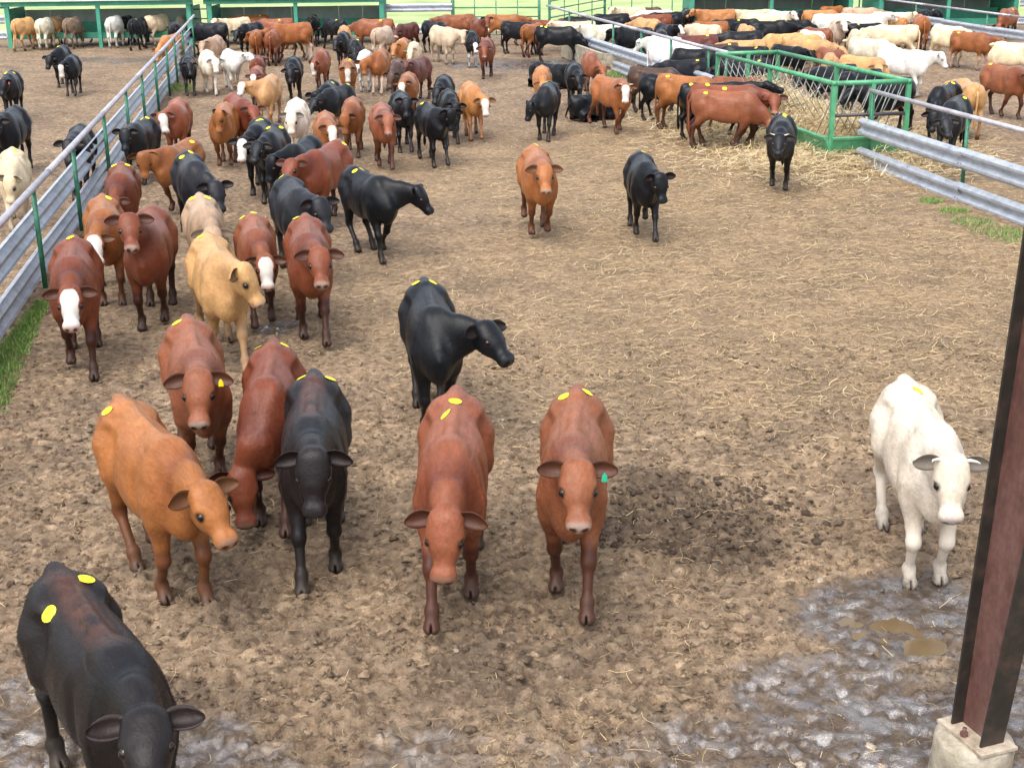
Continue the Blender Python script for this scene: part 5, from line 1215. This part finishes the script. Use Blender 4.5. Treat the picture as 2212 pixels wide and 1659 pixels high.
def scatter(n, dens, xr, yr, power=1.0):
    out = np.zeros((0, 2))
    while len(out) < n:
        v = rng.random(n*2)**power; y = yr[0]+(yr[1]-yr[0])*v; x = (rng.random(n*2)*2-1)*(.46*y+.6)
        k = rng.random(n*2) < dens(x, y); out = np.concatenate([out, np.stack([x[k], y[k]], 1)])
    return out[:n]
def add_straw(name, n, dens, yr, power, lr, wr, label, tones=(.25, 1.0), tl=.12):
    p = scatter(n, dens, None, yr, power); X, Y = p.T; Z = ground_height(X, Y)
    L = rng.uniform(*lr, n); me = straw_mesh(name, X, Y, Z, L, rng.uniform(*wr, n)*.5, rng.uniform(0, 6.283, n), rng.normal(0, tl, n), rng.normal(0, .35, n), rng.uniform(*tones, n), M['straw'])
    o = link(name, me); tag(o, label, 'straw', kind='stuff'); return o
dn_near = lambda x, y: .10+.5*sstep(fbm(x*.8, y*.8, 71, 3), .45, .7)+.35*ground_masks(x, y)[0]
add_straw('straw_litter', 9000, dn_near, (5.0, 16), .8, (.03, .17), (.002, .004), 'loose straw trodden into the near yard', (.05, .75))
dn_far = lambda x, y: np.clip(ground_masks(x, y)[0]**1.6, .02, 1)*(x > -4)
add_straw('straw_litter', 52000, dn_far, (10, 36), 1.0, (.05, .24), (.004, .009), 'golden straw spread around the feeder and the open yard', (.0, .72))
def dn_feed(x, y):
    e1 = unit(np.append(FEED_D-FEED_A, 0))[:2]; e2 = unit(np.append(FEED_B-FEED_A, 0))[:2]; qx = (x-FEED_C0[0])*e2[0]+(y-FEED_C0[1])*e2[1]; qy = (x-FEED_C0[0])*e1[0]+(y-FEED_C0[1])*e1[1]
    d = np.hypot(np.maximum(np.abs(qx)-.6, 0), np.maximum(np.abs(qy)-3.0, 0)); return np.exp(-d*d/2.6)
p = scatter(30000, dn_feed, None, (23, 37), 1.0); X, Y = p.T; n = len(X)
Zb = ground_height(X, Y)+.02+.10*dn_feed(X, Y)*rng.random(n)*2
me = straw_mesh('hay_scatter', X, Y, Zb, rng.uniform(.10, .36, n), rng.uniform(.005, .011, n)*.5, rng.uniform(0, 6.28, n), rng.normal(0, .25, n), rng.normal(0, .4, n), rng.uniform(.35, 1, n), M['straw'])
tag(link('hay_scatter', me), 'thick loose hay piled around the foot of the green feeder', 'hay', kind='stuff')
n = 9000; hvv = np.array(hv); kk = rng.integers(0, len(hvv), n)
me = straw_mesh('hay_stalks', hvv[kk, 0]+rng.normal(0, .05, n), hvv[kk, 1]+rng.normal(0, .05, n), hvv[kk, 2]+rng.random(n)*.06, rng.uniform(.12, .4, n), rng.uniform(.006, .011, n)*.5, rng.uniform(0, 6.28, n), rng.normal(0, .3, n), rng.normal(0, .4, n), rng.uniform(.35, 1, n), M['straw'])
tag(link('hay_stalks', me), 'loose hay stalks on top of the heap in the feeder', 'hay', kind='stuff')
# clods: small lumps of dry mud
def lumps(name, pts, size, mat, label, cat, flat=.6):
    n = len(pts); base = np.array([[1, 0, 0], [-1, 0, 0], [0, 1, 0], [0, -1, 0], [0, 0, 1.], [.6, .6, .5], [-.6, .6, .5], [-.6, -.6, .5], [.6, -.6, .5]])
    fc = np.array([[0, 5, 8], [2, 6, 5], [1, 7, 6], [3, 8, 7], [4, 5, 6], [4, 6, 7], [4, 7, 8], [4, 8, 5], [0, 2, 5], [2, 1, 6], [1, 3, 7], [3, 0, 8]])
    v = base[None]*size[:, None, None]*(1+rng.normal(0, .28, (n, 9, 3)))*np.array([1, 1, flat]); a = rng.uniform(0, 6.28, n); c, s_ = np.cos(a)[:, None], np.sin(a)[:, None]
    vx = v[..., 0]*c-v[..., 1]*s_; vy = v[..., 0]*s_+v[..., 1]*c; z = ground_height(pts[:, 0], pts[:, 1])
    V = np.stack([vx+pts[:, :1], vy+pts[:, 1:2], v[..., 2]+z[:, None]+size[:, None]*.05], -1).reshape(-1, 3)
    F = (np.arange(n)[:, None, None]*9+fc[None]).reshape(-1, 3); me = mesh_from(name, V, F, mat, False, 3)
    g_ = me.attributes.new('gm', 'FLOAT_COLOR', 'POINT'); st2, we2, da2 = ground_masks(pts[:, 0], pts[:, 1]); da2 = np.maximum(da2, 0.9*(name == 'manure_clods'))
    g_.data.foreach_set('color', np.repeat(np.stack([st2*.3, we2*.3, np.clip(da2+(rng.random(n) < .2)*.5, 0, 1), np.ones(n)], -1), 9, 0).astype(np.float32).ravel())
    o = link(name, me); tag(o, label, cat, kind='stuff'); return o
pc = scatter(20000, lambda x, y: (.35+.65*sstep(fbm(x*1.3, y*1.3, 81, 3), .4, .65))*(1-.93*np.clip(ground_masks(x, y)[1]*1.5, 0, 1)), None, (5.0, 15), .85)
lumps('dirt_clods', pc, rng.gamma(2.0, .0050, len(pc))+.0035, M['dirt'], 'small trodden clods of dry mud over the near yard', 'clods')
dc = at_z(1510, 1120)[:2]; rr_ = np.sqrt(rng.random(1500))*.95; aa_ = rng.uniform(0, 6.28, 1500)
dp = np.stack([dc[0]+rr_*np.cos(aa_)*1.15, dc[1]+rr_*np.sin(aa_)], -1); dp = dp[rng.random(1500) < 1.15-rr_]
lumps('manure_clods', dp, rng.gamma(2.2, .0060, len(dp))+.004, M['dirt'], 'heap of dark churned manure clods right of the centre', 'clods', .75)
def stone(px, py, r, lab):
    c = at_z(px, py); z = ground_height(np.array([c[0]]), np.array([c[1]]))[0]
    me = uv_ball('stone', r, M['stone'], (1, .75, .5), 12, 8); co_ = np.empty(len(me.vertices)*3); me.vertices.foreach_get('co', co_); co_ = co_.reshape(-1, 3)
    co_ *= 1+.75*(rng.random((len(co_), 1))-.5); co_ *= .8; me.vertices.foreach_set('co', co_.ravel()); me.update()
    o = link('stone', me); o.location = (c[0], c[1], z+r*.05); o.rotation_euler = (0, 0, rng.uniform(0, 6)); tag(o, lab, 'stone', 'pale stones in the mud')
for a in ((1768, 1250, .055, 'pale flat stone between the dark dug patch and the white cow'), (1153, 914, .04, 'white stone just left of the right-hand red cow'), (1085, 908, .035, 'pale stone behind the front centre red cow'),
          (985, 1412, .03, 'white stone beside the front foot of the centre red cow'), (1730, 1650, .05, 'pale stone in the wet mud at the bottom right'), (1880, 1610, .05, 'pale stone in the puddled mud left of the pier'),
          (1905, 1650, .045, 'pale stone near the bottom edge left of the pier'), (795, 1478, .03, 'small pale stone on dry ground at the bottom'), (98, 760, .04, 'pale stone on the grass edge by the left fence'), (98, 792, .03, 'smaller pale stone below the grass edge one by the left fence'),
          (950, 470, .045, 'small stone on the open ground right of the walking black cow') , (1990, 682, .04, 'dark edged stone on the open ground at right')):
    stone(*a)
# grass at the fence feet
def grass(name, label, pts, hgt, n):
    c = rng.integers(0, len(pts), n); P0 = np.array([p[:2] for p in pts]); r = np.array([p[2] for p in pts])[c]
    a = rng.uniform(0, 6.28, n); q = np.sqrt(rng.random(n))*r; X = P0[c, 0]+q*np.cos(a); Y = P0[c, 1]+q*np.sin(a); Z = ground_height(X, Y)-.01
    H_ = hgt*rng.uniform(.4, 1.2, n); w = rng.uniform(.004, .008, n); d = rng.uniform(0, 6.28, n); ln = rng.normal(0, .5, (n, 2))*H_[:, None]
    A_ = np.stack([X-w*np.cos(d), Y-w*np.sin(d), Z], -1); B2 = np.stack([X+w*np.cos(d), Y+w*np.sin(d), Z], -1); T = np.stack([X+ln[:, 0], Y+ln[:, 1], Z+H_], -1)
    me = mesh_from(name, np.stack([A_, B2, T], 1).reshape(-1, 3), np.arange(3*n).reshape(-1, 3), M['grass'], False, 3)
    t = me.attributes.new('tone', 'FLOAT', 'POINT'); t.data.foreach_set('value', np.repeat(rng.random(n)**.8, 3).astype(np.float32)); tag(link(name, me), label, 'grass', kind='stuff')
G = lambda px, py, r: (*at_z(px, py)[:2], r)
grass('grass', 'green grass strip growing along the foot of the left fence', [G(92-1.02*k_*7, 655+k_*11, .10+.012*k_) for k_ in range(22)], .07, 9000)
grass('grass', 'patch of thin grass at the foot of the near right fence', [G(2100, 480, .35), G(2150, 500, .4), G(2195, 515, .4), G(2060, 458, .25), G(2010, 435, .2)], .08, 2200)
grass('grass', 'tuft of grass at the far part of the left fence', [G(384, 195, .5), G(388, 188, .4)], .14, 900)
grass('grass', 'tuft of grass beside the fence near the trough', [G(1338, 165, .5), G(1330, 160, .4)], .14, 700)
